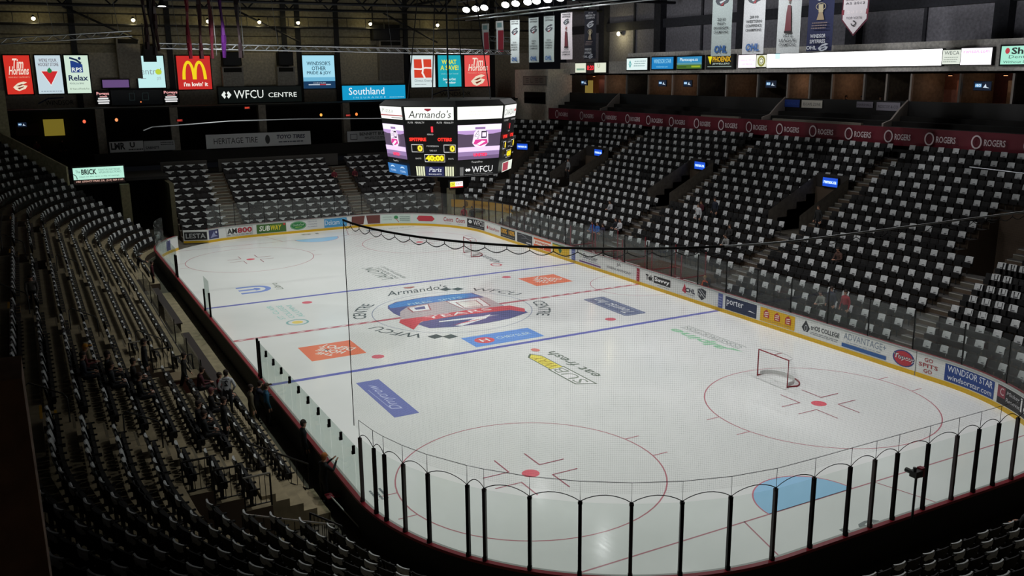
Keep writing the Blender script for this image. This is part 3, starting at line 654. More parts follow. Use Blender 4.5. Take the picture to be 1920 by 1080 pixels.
# ------------------------------------------------------------------ the two goals, moved off their creases
GOAL_RED = mat('gloss', '#8e1c2c', 1, .35); GOAL_W = mat('gloss', '#d4d4d2', 1, .4); GNET = net_material(.045, .0032, (.8,.8,.8), 'white_goal_netting')
def goal(x, y, rz, label):
    t = thing('hockey_goal', label, 'goal', (x, y, 0), rz, 'hockey goals'); w, h = .915, 1.22     # opens towards local -Y... back at +Y
    b = MB(); b.tube([(-w,0,.0),(-w,0,h),(w,0,h),(w,0,0)], .03, 8, GOAL_RED); b.build('goal_frame', [GOAL_RED], t)
    base = [(-w,0,.03)] + [(-w*1.15*math.cos(PI*k/12)*(1 if 0<k<12 else .87), .15+.95*math.sin(PI*k/12)**.8, .03) for k in range(13)] + [(w,0,.03)]
    b = MB(); b.tube(base, .03, 6, GOAL_RED); b.build('base_frame', [GOAL_RED], t)
    top = [(-w*math.cos(PI*k/12), .5*math.sin(PI*k/12)**.7, h) for k in range(13)]
    b = MB(); b.tube(top, .018, 6, GOAL_W); b.tube([(0,0,h),(0,.5,h)], .015, 6, GOAL_RED); b.build('top_bar', [GOAL_W, GOAL_RED], t)
    b = MB(); b.uv = []
    bb = base[1:-1]
    for k in range(12):
        L0, L1 = k*.2, (k+1)*.2
        b.face([bb[k], bb[k+1], top[k+1], top[k]]); b.uv += [(L0,0),(L1,0),(L1,1.2),(L0,1.2)]
        b.face([(0,0,h), top[k], top[k+1]]); b.uv += [(0,0),(L0,.5),(L1,.5)]
    b.build('goal_net', [GNET], t)
    b = MB(); pts = [(-w*.95*math.cos(PI*k/12), .1+.8*math.sin(PI*k/12)**.8, .2) for k in range(13)]
    for q, r in zip(pts, pts[1:]): b.face([(q[0],q[1],.04),(r[0],r[1],.04),(r[0],r[1],.22),(q[0],q[1],.22)])
    b.build('skirt_pad', [GOAL_W], t)
goal(6.98, -18.1, math.radians(-91), 'red-framed hockey goal pushed beside the near right faceoff circle')
goal(7.73, 14.25, math.radians(-98), 'dark-framed hockey goal standing out beyond the far blue line')

# ------------------------------------------------------------------ floor round the rink and the seating tiers
CONC = mat('concrete', '#94866a', 1, .8); CONC_D = mat('concrete', '#5e584c', 1, .85); NOSE = mat('matte', '#8f8d86', 1, .6); WALLB = mat('matte', '#57483a', 1, .8)
m = MB(); m.box(-36, 36, -54, 52, -.3, -.08); struct(m.build('floor_base', [CONC_D]))
RAD = math.radians
AISLES_R = [20.3, 6.6, -6.0, -18.7]
S_A1 = S_FR + RC*RAD(25)
def lw(s): return s                      # plain arc length
YL = lambda y: S_L + (A_ - y)            # left side: s of a given Y
def sub_iv(iv, cut):
    out = []
    for a, b in iv:
        for c, d in [cut]:
            if d <= a or c >= b: out.append((a, b))
            else:
                if c - a > .3: out.append((a, c))
                if b - d > .3: out.append((d, b))
    return out
def scale(s, o):                          # width in metres at offset o -> width in s
    ss = s % TOT
    arc = S_FR < ss < S_FE or S_FL < ss < S_L or S_NL < ss < S_NE or S_NR < ss < S_R
    return RC/(RC+o) if arc else 1.0
def rows_right(j):
    iv = [(-24.6, S_FR + RC*RAD(38) if j >= 3 else 22.4)]
    if j < 2: iv = sub_iv(iv, (-4.6, 9.0))
    if 8 <= j <= 12:
        for a in AISLES_R + [S_A1]:
            k = scale(a, off(j)); iv = sub_iv(iv, (a + (-.3)*k, a + 2.3*k))
    return iv
def rows_left(j):
    iv = [(S_L - RC*RAD(41), S_NR + 2.0)]
    if j < 2: iv = sub_iv(iv, (YL(14.5), YL(-10.4)))
    if j == 0: iv = sub_iv(iv, (S_NE - 1.5, 200))
    if j <= 4:
        iv = sub_iv(iv, (YL(-19.0 if j <= 1 else -21.4), S_NL + 1.1)); iv = sub_iv(iv, (YL(-8.3), YL(-10.3)))
    if 8 <= j <= 12:
        for a in (6.6, 19.4): iv = sub_iv(iv, (YL(a+1.3), YL(a-1.3)))
    return iv
CONC_R = mat('concrete', '#4a4744', 1, .85)
def tier(name, rowf, nrow, label, CONC=CONC):
    mb = MB()
    for j in range(nrow):
        z = tread(j); o0, o1 = off(j)-.62, off(j)+.17
        for a, b in rowf(j):
            n = max(1, int((b-a)/1.1)); ss = [a+(b-a)*k/n for k in range(n+1)]
            zb = max(-.08, tread(j-1)-.02) if j else -.08
            for p, q in zip(ss, ss[1:]):
                mb.face([P(p,o0,z),P(q,o0,z),P(q,o1,z),P(p,o1,z)], CONC); mb.face([P(p,o0,-.08),P(q,o0,-.08),P(q,o0,z),P(p,o0,z)], WALLB)
                mb.face([P(p,o1,-.08),P(p,o1,z),P(q,o1,z),P(q,o1,-.08)], WALLB)
            for e in (a, b): mb.face([P(e,o0,-.08),P(e,o1,-.08),P(e,o1,z),P(e,o0,z)], WALLB)
    o = mb.build(name, None); struct(o); o['label'] = label; return o
tier('floor_right_tier', rows_right, 18, 'stepped concrete seating tier on the right', CONC_R)
tier('floor_left_tier', rows_left, 18, 'stepped concrete seating tier on the left and round the near corner')
FX0, FX1, FY = -9.9, 15.3, 31.97
mb = MB()
for j in range(11):
    z = tread(j); y0, y1 = FY+.79*j-.62, FY+.79*j+.17
    mb.face([(FX0,y0,z),(FX1,y0,z),(FX1,y1,z),(FX0,y1,z)], CONC_D); mb.face([(FX0,y0,-.08),(FX1,y0,-.08),(FX1,y0,z),(FX0,y0,z)], WALLB)
    FX = min(FX1, 13.4+.3*j)
    mb.v[-8:-4] = [(FX0,y0,z),(FX,y0,z),(FX,y1,z),(FX0,y1,z)]; mb.v[-4:] = [(FX0,y0,-.08),(FX,y0,-.08),(FX,y0,z),(FX0,y0,z)]
    for x in (FX0, FX): mb.face([(x,y0,-.08),(x,y1,-.08),(x,y1,z),(x,y0,z)], WALLB)
o = mb.build('floor_far_tier', None); struct(o); o['label'] = 'stepped concrete seating tier behind the far goal'

# aisle stairs -------------------------------------------------------
def stairs(name, pf, js, w_, label, nose=NOSE, yellow=()):
    CT = CONC_R if nose is NOSE else CONC
    """pf(j) -> (centre on the tread front edge, outward direction)"""
    mb = MB()
    for j in js:
        c, d = pf(j); zt = tread(j); zb = tread(j-1) if j else 0.0; t = Vector((-d.y, d.x, 0))
        hh = (zt+zb)/2
        def q(a, b, z): p = c + d*a + t*b; return (p.x, p.y, z)
        h = w_/2
        top = [q(-.36,-h,hh), q(-.36,h,hh), q(0,h,hh), q(0,-h,hh)]
        mb.face(top, CT); mb.face([q(-.36,-h,zb), q(-.36,h,zb), q(-.36,h,hh), q(-.36,-h,hh)], CONC_D)
        for sg in (-h, h): mb.face([q(-.36,sg,zb), q(0,sg,zb), q(0,sg,hh), q(-.36,sg,hh)], CONC_D)
        nz = mat('matte', '#c8920f', 1, .6) if j in yellow else nose
        for a, z in ((-.37, hh), (-.01, zt)):
            mb.face([q(a,-h,z+.004), q(a+.07,-h,z+.004), q(a+.07,h,z+.004), q(a,h,z+.004)], nz); mb.face([q(a,-h,z-.03), q(a,h,z-.03), q(a,h,z+.004), q(a,-h,z+.004)], nz)
    o = mb.build(name, None); struct(o); o['label'] = label
def pside(s, base=-.62):
    def f(j):
        h = heading(s); return P(s, off(j)+base), Vector((math.cos(h), math.sin(h), 0))
    return f
for k, a in enumerate(AISLES_R + [S_A1]):
    stairs('aisle_stairs', pside(a), range(3 if k == 4 else (2 if k == 1 or k == 2 else 0), 8), 1.15, 'lower aisle stairs of the right tier, %s from the far end' % ordn([2,3,4,5,1][k]))
    stairs('aisle_stairs', pside(a-.9*scale(a, 8)), range(8, 18), 1.0, 'upper aisle stairs of the right tier, %s from the far end' % ordn([2,3,4,5,1][k]))
for k, y in enumerate((19.4, 6.6, -6.3)):
    stairs('aisle_stairs', pside(YL(y)), range(3, 18), 1.15, 'aisle stairs of the left tier, %s from the far end' % ordn(k+1), mat('matte', '#6d6450', 1, .7), (10, 13))
stairs('aisle_stairs', pside(YL(-18.6)), range(2, 18), 1.2, 'aisle stairs above the near left walkway', mat('matte', '#6d6450', 1, .7), (9, 10, 12))
stairs('aisle_stairs', pside(S_NL + RC*RAD(38)), range(0, 18), 1.2, 'aisle stairs in the near corner', mat('matte', '#6d6450', 1, .7), (8, 11))
for x in (-5.55, 6.0):
    stairs('aisle_stairs', lambda j: (Vector((x, FY+.79*j-.62, 0)), Vector((0,1,0))), range(0, 11), 1.3, 'aisle stairs of the far tier %s of the goal' % ('left' if x < 0 else 'right'), mat('matte', '#8f8f8a', 1, .6))

# ------------------------------------------------------------------ seats and the white cloths laid over every second one
BLACK_S = mat('gloss', '#0a0809', 1, .7); FAR_S = mat('gloss', '#1c1819', 1, .7); FRAME = mat('matte', '#0d0d0e', 1, .6)
def lean(z): return .16*(z-.66)
def seat_parts():
    b = MB()                                   # curved, slightly reclined backrest shell
    for k in range(6):
        def pt(i, z, o): t = (i/6-.5)*2; return (t*.232, .045*(1-t*t) - o + lean(z), z - .03*abs(t)**3*(z > .8))
        zz = (.42, .62, .86)
        for o, fl in ((0, 0), (.028, 1)):
            for za, zb in zip(zz, zz[1:]):
                q = [pt(k,za,o), pt(k+1,za,o), pt(k+1,zb,o), pt(k,zb,o)]; b.face(q[::-1] if not fl else q)
        b.face([pt(k,.86,.028), pt(k+1,.86,.028), pt(k+1,.86,0), pt(k,.86,0)])
    p = MB(); p.box(-.21, .21, -.21, -.13, .36, .6); p.box(-.19, .19, -.23, -.205, .4, .58)
    a1 = MB(); a1.box(-.255, -.225, -.3, .0, .56, .6); a1.box(-.25, -.23, -.1, 0, .3, .57)
    a2 = MB(); a2.box(.225, .255, -.3, .0, .56, .6); a2.box(.23, .25, -.1, 0, .3, .57)
    l = MB(); l.box(-.03, .03, -.13, -.05, .03, .45); l.box(-.22, .22, -.12, -.08, .38, .43); l.box(-.06, .06, -.19, .0, .0, .03)
    return b, p, a1, a2, l
SP = seat_parts(); SM = [mb.mesh('seat_part', [mm], i == 0) for i, (mb, mm) in enumerate(zip(SP, (BLACK_S, BLACK_S, FRAME, FRAME, FRAME)))]
SN = ('backrest', 'seat_pan', 'armrest', 'armrest', 'pedestal')
LOW = MB()
for k in range(3):
    t0, t1 = (k/3-.5)*2, ((k+1)/3-.5)*2; y0, y1 = .045*(1-t0*t0), .045*(1-t1*t1)
    L0, L1 = lean(.42), lean(.86)
    LOW.face([(t0*.232,y0-.03+L0,.42),(t1*.232,y1-.03+L0,.42),(t1*.232,y1-.03+L1,.86),(t0*.232,y0-.03+L1,.86)]); LOW.face([(t1*.232,y1+L0,.42),(t0*.232,y0+L0,.42),(t0*.232,y0+L1,.86),(t1*.232,y1+L1,.86)]); LOW.face([(t0*.232,y0-.03+L1,.86),(t1*.232,y1-.03+L1,.86),(t1*.232,y1+L1,.86),(t0*.232,y0+L1,.86)])
LOW.face([(-.21,-.21,.36),(.21,-.21,.36),(.21,-.21,.6),(-.21,-.21,.6)]); LOW.face([(-.21,-.21,.6),(.21,-.21,.6),(.21,-.08,.6),(-.21,-.08,.6)]); LOW.face([(-.03,-.11,0),(.03,-.11,0),(.03,-.11,.42),(-.03,-.11,.42)])
CLOTH = mat('cloth', '#c9cbcb', 1, .8); PRINT = mat('matte', '#6a6b6e', 1, .8)
def cloth_mesh(full, seed):
    r = random.Random(seed); b = MB(); n = 5; front = .36 + r.uniform(-.03,.04); back = .13 + r.uniform(-.03,.05); hw = .2 + r.uniform(-.01,.015)
    def prof(k, i):
        t = (i/n-.5)*2; bow = .045*(1-t*t); w = hw*(1 + r.uniform(-.02,.02)); sk = .02*math.sin(i*2.3+seed); zb, zf = .875-back+sk*1.5, .875-front+sk
        return [(t*w, bow+.02+lean(zb), zb), (t*w, bow+.02+lean(.80), .80), (t*w, bow+.004+lean(.86), .884), (t*w, bow-.034+lean(.86), .884), (t*w, bow-.05+lean(.80), .80), (t*w*1.02, bow-.055+lean(.66), .66), (t*w*1.0, bow-.06+lean(zf), zf)][k]
    g = [[prof(k, i) for i in range(n+1)] for k in range(7)]
    for k in range(6):
        for i in range(n): b.face([g[k][i], g[k][i+1], g[k+1][i+1], g[k+1][i]], CLOTH)
    if full: b.face([(-.07,-.165,.66),(.08,-.165,.67),(.075,-.165,.62),(-.075,-.165,.61)], PRINT)
    return b
CM_B = [cloth_mesh(True, s) for s in (1, 2, 3)]
for cb in CM_B:                            # print sits just in front of the hanging side
    if len(cb.v) > 4:
        for i in range(len(cb.v)-4, len(cb.v)): x, y, z = cb.v[i]; cb.v[i] = (x, -.062+lean(z)+.045*(1-(x/.2)**2), z)
CM = [b.mesh('cloth', None, False) for b in CM_B]

def wide_cloth(seed):                      # far tier: one cloth laid along the tops of two seats, its middle hanging lower
    r = random.Random(seed); b = MB(); xs = (-.36, -.24, -.1, .05, .16, .34); L1 = lean(.86)
    dr = [.05, .07, .2+r.uniform(-.04,.04), .22+r.uniform(-.04,.04), .08, .05]
    pr = lambda i: [(xs[i]+.2, .03+L1, .80), (xs[i]+.2, .012+L1, .888), (xs[i]+.2, -.035+L1, .888), (xs[i]+.2, -.05+lean(.86-dr[i]), .885-dr[i])]
    for i in range(5):
        p, q = pr(i), pr(i+1)
        for k in range(3): b.face([p[k], q[k], q[k+1], p[k+1]], CLOTH)
    return b
CW_B = [wide_cloth(s) for s in (4, 5, 6)]
CI = cam.matrix_basis.inverted() if False else (Matrix.Translation(cam.location) @ cam.rotation_euler.to_matrix().to_4x4()).inverted()
def project(p):
    q = CI @ Vector(p)
    if q.z > -.1: return None
    return 960 + 1698.005*q.x/-q.z, 540 - 1698.005*q.y/-q.z, -q.z
SEATS = []; PITCH = .487
BAND = lambda j: ordn(j+1)
def block(sec, name, s0, s1, j, o):
    """fill a stretch of one row with seats, counted from the lower s end"""
    k = scale((s0+s1)/2, o); L = (s1-s0)/k; n = int((L - .1)/PITCH)
    if n < 1: return
    st = (s1-s0)/n if L/n < .53 else PITCH*k
    a = s0 + ((s1-s0) - st*n)/2
    for i in range(n):
        s = a + st*(i+.5); SEATS.append(dict(p=P(s, o, tread(j)), r=heading(s)-PI/2, sec=sec, blk=name, j=j, i=i, n=n))
def fill(sec, rowf, nrow, aisles, names, upper=None):
    for j in range(nrow):
        o = off(j)
        iv = rowf(j)
        for a, wd, jf in aisles:
            if j in jf: k = scale(a, o); iv = sub_iv(iv, (a-wd*k, a+wd*k))
        for q in (S_FR, S_L, S_NL, S_NE, S_NR): iv = sub_iv(iv, (q-.001, q+.001))
        for a, b in iv:
            c = (a+b)/2; nm = names(c, j); block(sec, nm, a, b, j, o)
lo, up = range(0, 8), range(8, 18)
al = [(a, .66, lo) for a in AISLES_R + [S_A1]] + [(a-.9*scale(a, 9), .58, up) for a in AISLES_R + [S_A1]]
def nm_r(c, j):
    b = ['far corner block', 'second block', 'third block', 'fourth block', 'fifth block', 'near block']
    k = sum(1 for a in [S_A1] + AISLES_R if c < a); return 'right tier ' + b[k]
fill('right', rows_right, 18, al, nm_r)
al = [(YL(y), .66, range(18)) for y in (19.4, 6.6, -6.3)] + [(YL(-18.6), .68, range(2, 18)), (S_NL + RC*RAD(38), .7, range(18))]
def nm_l(c, j):
    y = A_ - (c - S_L)
    for lim, nm in ((19.4, 'left tier far corner block'), (6.6, 'left tier second block'), (-6.3, 'left tier middle block'), (-18.6, 'left tier near block')):
        if y > lim: return nm
    return 'near corner left block' if c < S_NL + RC*RAD(38) else ('near corner right block' if c < S_NE else 'near end block')
fill('left', rows_left, 18, al, nm_l)
for j in range(11):
    z = tread(j); y = FY + .79*j
    for nm, x0, x1 in (('far tier left block', FX0+.1, -6.3), ('far tier middle block', -4.8, 5.25), ('far tier right block', 6.75, min(FX1, 13.4+.3*j)-.25)):
        n = int((x1-x0)/PITCH)
        for i in range(n): SEATS.append(dict(p=Vector((x0 + PITCH*(i+.5), y, z)), r=0, sec='far', blk=nm, j=j, i=i, n=n))
OCC = [(-14.9,-12.0),(-15.0,-16.6)]
def size_of(s):
    q = project(s['p'] + Vector((0,0,.6)))
    if q is None: return 0
    u, v, d = q
    if not (-10 < u < 1930 and -10 < v < 1090): return 0
    if v > 690 and u < 42 + (v-690)*.137: return 0
    return 1698*.45/d
for s in SEATS: s['sz'] = size_of(s)
PEOPLE_SEATS = []

# ------------------------------------------------------------------ people
def skeleton(pose):
    """joints of a 1.74 m figure facing +Y, feet on z=0: name -> (x,y,z,radius); chains name the connected joints"""
    J = {}
    sit = pose.startswith('sit')
    pz = .50 if sit else .93
    lean = {'lean': .28, 'walk': .06, 'photo': .12, 'sit_fwd': .25, 'bend': .55}.get(pose, .03 if not sit else .04)
    def up(h, y=0): return (0, y + math.sin(lean)*h, pz + math.cos(lean)*h)
    J['pelvis'] = (0, 0, pz, .135)
    for n, h, r in (('belly', .17, .145), ('chest', .36, .165), ('upper', .47, .125), ('neck', .56, .056), ('jaw', .63, .07), ('head', .72, .094), ('crown', .79, .07)):
        x, y, z = up(h); J[n] = (x, y + (.03 if n in ('jaw', 'head') else .015 if n == 'crown' else 0), z, r)
    hx, hy, hz = J['jaw'][:3]; J['nose'] = (0, J['head'][1]+.1, J['head'][2]-.03, .017); J['chin'] = (0, hy+.055, hz-.025, .035)
    ch = [('pelvis','belly','chest','upper','neck','jaw','head','crown'), ('head','nose'), ('jaw','chin')]
    for s, k in ((-1, 'L'), (1, 'R')):
        ux, uy, uz = J['upper'][:3]; J['sh'+k] = (s*.185, uy, uz-.02, .078); J['hip'+k] = (s*.095, 0 if not sit else .02, pz-.04, .098)
        J['ear'+k] = (s*.098, J['head'][1]-.01, J['head'][2]-.01, .018); ch.append(('head', 'ear'+k))
        if sit: kn = (s*.11, .46, .5); an = (s*.12, .44, .09); to = (s*.13, .62, .04)
        elif pose == 'walk': kn = (s*.1, .14*s+.04, .5); an = (s*.1, .26*s-.05, .1 if s > 0 else .13); to = (s*.12, .26*s+.13, .04)
        else: kn = (s*.11, .03, .5); an = (s*.12, -.01, .09); to = (s*.15, .17, .035)
        J['knee'+k] = (*kn, .072); J['ank'+k] = (*an, .044); J['toe'+k] = (*to, .036)
        if pose == 'photo': el = (s*.27, uy+.16, uz-.2); wr = (s*.13, uy+.37, uz+.0)
        elif pose == 'lean': el = (s*.25, uy+.2, uz-.24); wr = (s*.18, uy+.42, uz-.28)
        elif sit: el = (s*.26, uy+.05, uz-.29); wr = (s*.14, uy+.3, uz-.34) if pose != 'sit_fwd' else (s*.1, uy+.32, uz-.3)
        elif pose == 'walk': el = (s*.25, uy-.1*s, uz-.28); wr = (s*.26, uy-.12*s+.12, uz-.52)
        elif pose == 'bend': el = (s*.22, uy+.1, uz-.28); wr = (s*.16, uy+.24, uz-.5)
        elif pose == 'pockets': el = (s*.3, uy-.06, uz-.28); wr = (s*.2, uy+.09, uz-.47)
        else: el = (s*.255, uy-.03, uz-.29); wr = (s*.27, uy+.06, uz-.55)
        J['elb'+k] = (*el, .056); J['wri'+k] = (*wr, .031)
        d = (Vector(wr)-Vector(el)).normalized(); side = d.cross(Vector((1,0,0))*s); side.normalize(); sx = Vector((1,0,0)) if abs(d.x) < .8 else Vector((0,1,0))
        sx = (sx - d*sx.dot(d)).normalized(); pal = Vector(wr)+d*.07; J['palm'+k] = (*pal, .034)
        ch.append(('upper','sh'+k,'elb'+k,'wri'+k,'palm'+k)); ch.append(('pelvis','hip'+k,'knee'+k,'ank'+k,'toe'+k))
        cu = d.cross(sx).normalized()*(.35 if True else 0)
        for f, (ofs, ln) in enumerate(((-.03,.062),(-.01,.075),(.01,.07),(.029,.055))):
            b0 = pal + d*.03 + sx*ofs; m0 = b0 + (d + cu*.4).normalized()*ln*.55; t0 = m0 + (d + cu*1.4).normalized()*ln*.5
            J['f%d%s' % (f, k)] = (*m0, .0095); J['t%d%s' % (f, k)] = (*t0, .008); ch.append(('palm'+k, 'f%d%s' % (f, k), 't%d%s' % (f, k)))
        th = Vector(wr) + d*.03 - sx*.045*s; J['th'+k] = (*th, .0105); tt = th + d*.045 - sx*.012*s; J['tt'+k] = (*tt, .009); ch.append(('palm'+k, 'th'+k, 'tt'+k))
    return J, ch
_PM = {}
SKIN_J = {'neck','jaw','head','crown','nose','chin','earL','earR'}
def person_mesh(pose):
    if pose in _PM: return _PM[pose]
    J, ch = skeleton(pose); names = list(J); ix = {n: i for i, n in enumerate(names)}; ed = set()
    for c in ch:
        for a, b in zip(c, c[1:]): ed.add((ix[a], ix[b]))
    me = bpy.data.meshes.new('person_body'); me.from_pydata([J[n][:3] for n in names], list(ed), [])
    o = bpy.data.objects.new('person_body', me); COL.objects.link(o); sk = o.modifiers.new('skin', 'SKIN'); sk.use_smooth_shade = True; sk.branch_smoothing = .4
    for i, n in enumerate(names):
        r = J[n][3]; v = me.skin_vertices[0].data[i]; v.radius = (r*1.25, r*.8) if n in ('chest','belly','upper','pelvis') else (r, r); v.use_root = (n == 'pelvis')
    sb = o.modifiers.new('sub', 'SUBSURF'); sb.levels = 1; sb.render_levels = 1
    dg = bpy.context.evaluated_depsgraph_get(); dg.update(); out = bpy.data.meshes.new_from_object(o.evaluated_get(dg)); bpy.data.objects.remove(o); bpy.data.meshes.remove(me)
    pts = [(n, Vector(J[n][:3]), J[n][3]) for n in names]
    zone = {}
    for n in names:
        zone[n] = 0 if (n in SKIN_J or n[:4] in ('palm',) or n[0] in 'ft' and n not in () and n[:3] != 'toe' or n[:2] == 'th') else 2 if n[:3] in ('kne','ank') or n[:3] == 'hip' else 3 if n[:3] == 'toe' else 1
    zone['pelvis'] = 2
    for m in ('s','t','p','f'): out.materials.append(None)
    mi = []
    for p in out.polygons:
        c = p.center; best = min(pts, key=lambda q: (c-q[1]).length - q[2]*.8); mi.append(zone[best[0]])
    out.polygons.foreach_set('material_index', mi); out.update(); _PM[pose] = (out, J); return _PM[pose]
def person(label, x, y, z, face, pose, top, legs, skin='#b98a72', hair='#2a1d16', cap=None, scale_=1.0, number=None, group=None):
    me, J = person_mesh(pose); t = thing('person', label, 'person', (x, y, z), face, group); t.scale = (scale_,)*3
    o = bpy.data.objects.new('body', me); COL.objects.link(o); o.parent = t
    for i, m in enumerate((mat('matte', skin, 1, .6), mat('cloth', top, 1, .85), mat('cloth', legs, 1, .85), mat('matte', '#141212', 1, .6))):
        o.material_slots[i].link = 'OBJECT'; o.material_slots[i].material = m
    h = Vector(J['head'][:3]); b = MB(); b.sphere((0,-.008,0), .1, .106, .112, 12, 6, None, -.02, PI/2); b.sphere((0,-.035,-.045), .09, .072, .088, 10, 5)
    b.v = [(v[0]+h.x, v[1]+h.y-.012, v[2]+h.z+.012) for v in b.v]
    if cap: b.box(-.07, .07, h.y+.06, h.y+.19, h.z+.03, h.z+.045)
    b.build('cap' if cap else 'hair', [mat('matte', cap or hair, 1, .8)], t, True)
    b = MB(); [b.sphere((s*.034+h.x, h.y+.088, h.z+.005), .011, nu=6, nv=4) for s in (-1, 1)]; b.box(-.025+h.x, .025+h.x, h.y+.085, h.y+.094, h.z-.066, h.z-.058); b.build('facial_features', [mat('matte', '#2a1612', 1, .6)], t)
    if number:
        c = Vector(J['chest'][:3]); a = Art(lambda u, v, q: (c.x-u, c.y-.128-q-.01*math.cos(u*8), c.z+v), P_MATTE, .003, .002); a.text(number, -.07, -.13, .07, .11, '#20242c', bold=.04); a.rect(-.13, .135, .13, .17, '#3a3e46'); a.build('jersey_lettering', t)
    if pose.startswith('sit'): PEOPLE_SEATS.append((x, y))
    return t
FI = lambda x, y: math.atan2(-(0-x), (0-y))      # turn towards centre ice
LX = lambda j: -(HX + off(j) - .3)
RXX = lambda j: HX + off(j) - .3
def lp(label, j, y, pose, top, legs, **k): return person(label, k.pop('x', LX(j)), y, tread(j) if j >= 0 else 0.0, k.pop('face', -PI/2), pose, top, legs, **k)
def rp(label, j, y, pose, top, legs, **k): return person(label, k.pop('x', RXX(j)), y, tread(j) if j >= 0 else 0.0, k.pop('face', PI/2), pose, top, legs, **k)
DK, DN, BK = '#1a1a1d', '#1e2233', '#101012'
lp('standing person in a white jersey numbered 2, seen from behind', 1, -12.3, 'pockets', '#c4c5ca', '#1a1a1e', x=-14.85, number='2', face=-.3)
lp('standing person in khaki beside the white numbered jersey', 0, -13.2, 'stand', '#5d5440', '#54492f', x=-14.2)
lp('person in dark navy by the end of the left glass', -1, -11.9, 'lean', DN, BK, x=-13.75)
lp('person in a brown cap and blue top against the left glass', -1, -12.4, 'stand', '#2a5a78', BK, x=-13.45, cap='#3a2a1e')
lp('tall person in a black coat standing alone by the left glass', -1, -17.0, 'stand', '#12151c', '#0e0f13', x=-13.3, scale_=1.04)
lp('person with ginger hair holding up a phone at the glass by the walkway', -1, -19.9, 'photo', '#14161c', '#121218', x=-13.5, hair='#a4602a', face=-PI/2+.25)
lp('seated person in a red and white jersey in the front left rows', 1, -11.1, 'sit', '#8a2230', DK)
lp('seated person in a white jersey beside the red one', 1, -11.9, 'sit', '#a9a6a8', DK)
lp('seated person in maroon behind the red and white jerseys', 2, -11.3, 'sit_fwd', '#4a1a24', DK)
lp('large dark coated person standing in the middle left aisle', 4, -11.2, 'stand', '#0f1013', BK, x=-17.5, scale_=1.05)
lp('second dark person standing lower in the middle left aisle', 2, -10.6, 'walk', '#17140f', BK, x=-16.1)
for k, (j, y, ps, tp, lb) in enumerate(((7,-13.6,'sit_fwd','#5a2024','person in dark red bending forward in a left upper row'), (7,-14.6,'sit','#1c2230','person in navy seated in the left upper group'), (6,-13.4,'sit','#15161a','person in black seated below the left upper group'), (6,-14.7,'sit','#202328','person in charcoal seated below the navy one'), (5,-13.2,'sit','#181414','dark seated person at the front of the left upper group'), (5,-15.0,'sit','#111215','second dark seated person at the front of the left upper group'))):
    lp(lb, j, y, ps, tp, DK, cap='#c88a1e' if k == 0 else None)
lp('person in a pale grey top leaning over in the upper left rows', 8, -4.2, 'bend', '#6d6a66', DK, x=-20.9, face=PI)
for k, (j, y, tp) in enumerate(((2,-16.4,'#141416'), (3,-16.3,'#1c1714'), (3,-17.3,'#101114'))): lp('dark clothed person in the near left rows, %s of three' % ordn(k+1), j, y, 'sit' if k else 'stand', tp, DK)
lp('seated person in dark clothes with a dusky pink cap in the near left rows', 2, -14.0, 'sit', '#1a1819', DK, cap='#6a3a3c')
for k, (x, y, j, tp, lb) in enumerate(((-19.2,33.3,6,'#5a1c26','person in dull red seated in the far left corner'), (-20.0,31.6,7,'#6a6a70','person in grey seated in the far left corner'), (-20.9,32.6,8,'#2a2a30','person in dark clothes seated in the far left corner'))): person(lb, x, y, tread(j), FI(x, y), 'sit', tp, DK)
person('dark clothed person with a pale cap by the far left boards', -14.7, 18.3, .0, -PI/2, 'lean', '#1c1a1c', DK, cap='#8a8a8a')
person('person in dark red by the far left boards', -14.2, 14.9, .0, -PI/2, 'stand', '#4e1620', DK)
# right tier
for k, (j, y, ps, tp, lb) in enumerate(((2,9.9,'sit','#2458a8','seated person in bright blue low in the right tier'), (2,9.2,'sit','#2f62b0','second seated person in bright blue low in the right tier'), (2,8.5,'sit','#2a2440','seated person in dark violet beside the blue pair'), (3,8.0,'sit','#1e1e26','seated person in black behind the blue pair'), (3,7.5,'sit','#c9c9cc','seated person in a white and black jersey near the third aisle'), (5,10.9,'sit_fwd','#b9b9bc','person in a white jersey bending forward mid right tier'), (9,21.7,'stand','#8f9294','person in white standing by the second stairwell'), (6,1.3,'stand','#c2c4c6','person in a white shirt standing mid right tier'), (7,.6,'stand','#1c2232','person in navy standing behind the white shirt'), (7,2.4,'sit','#4a1420','person in dark red seated behind the white shirt'), (5,-2.3,'sit','#2c2a2a','seated person in dark grey with bare head mid right tier'), (4,-3.0,'sit_fwd','#8f908e','seated person with a pale sleeve below the grey one'), (1,-14.9,'stand','#9a2230','person in a red jersey behind the right glass'), (1,-14.0,'stand','#1e2438','person in navy beside the red jersey behind the right glass'), (1,-13.1,'sit_fwd','#8f9088','person in a patterned white top seated behind the right glass'), (5,-11.2,'sit_fwd','#5a4038','lone seated person in brown in the fourth block'), (8,-7.6,'stand','#202020','dark person at the rail of the fourth stairwell'))):
    rp(lb, j, y, ps, tp, DK, x=RXX(j) + (.25 if ps.startswith('sit') else -.12))
person('person in orange and blue crouching in the box behind the right boards', 14.6, -4.7, .0, PI/2, 'sit_fwd', '#d8562a', '#2a5aa0', hair='#8a6a3a')
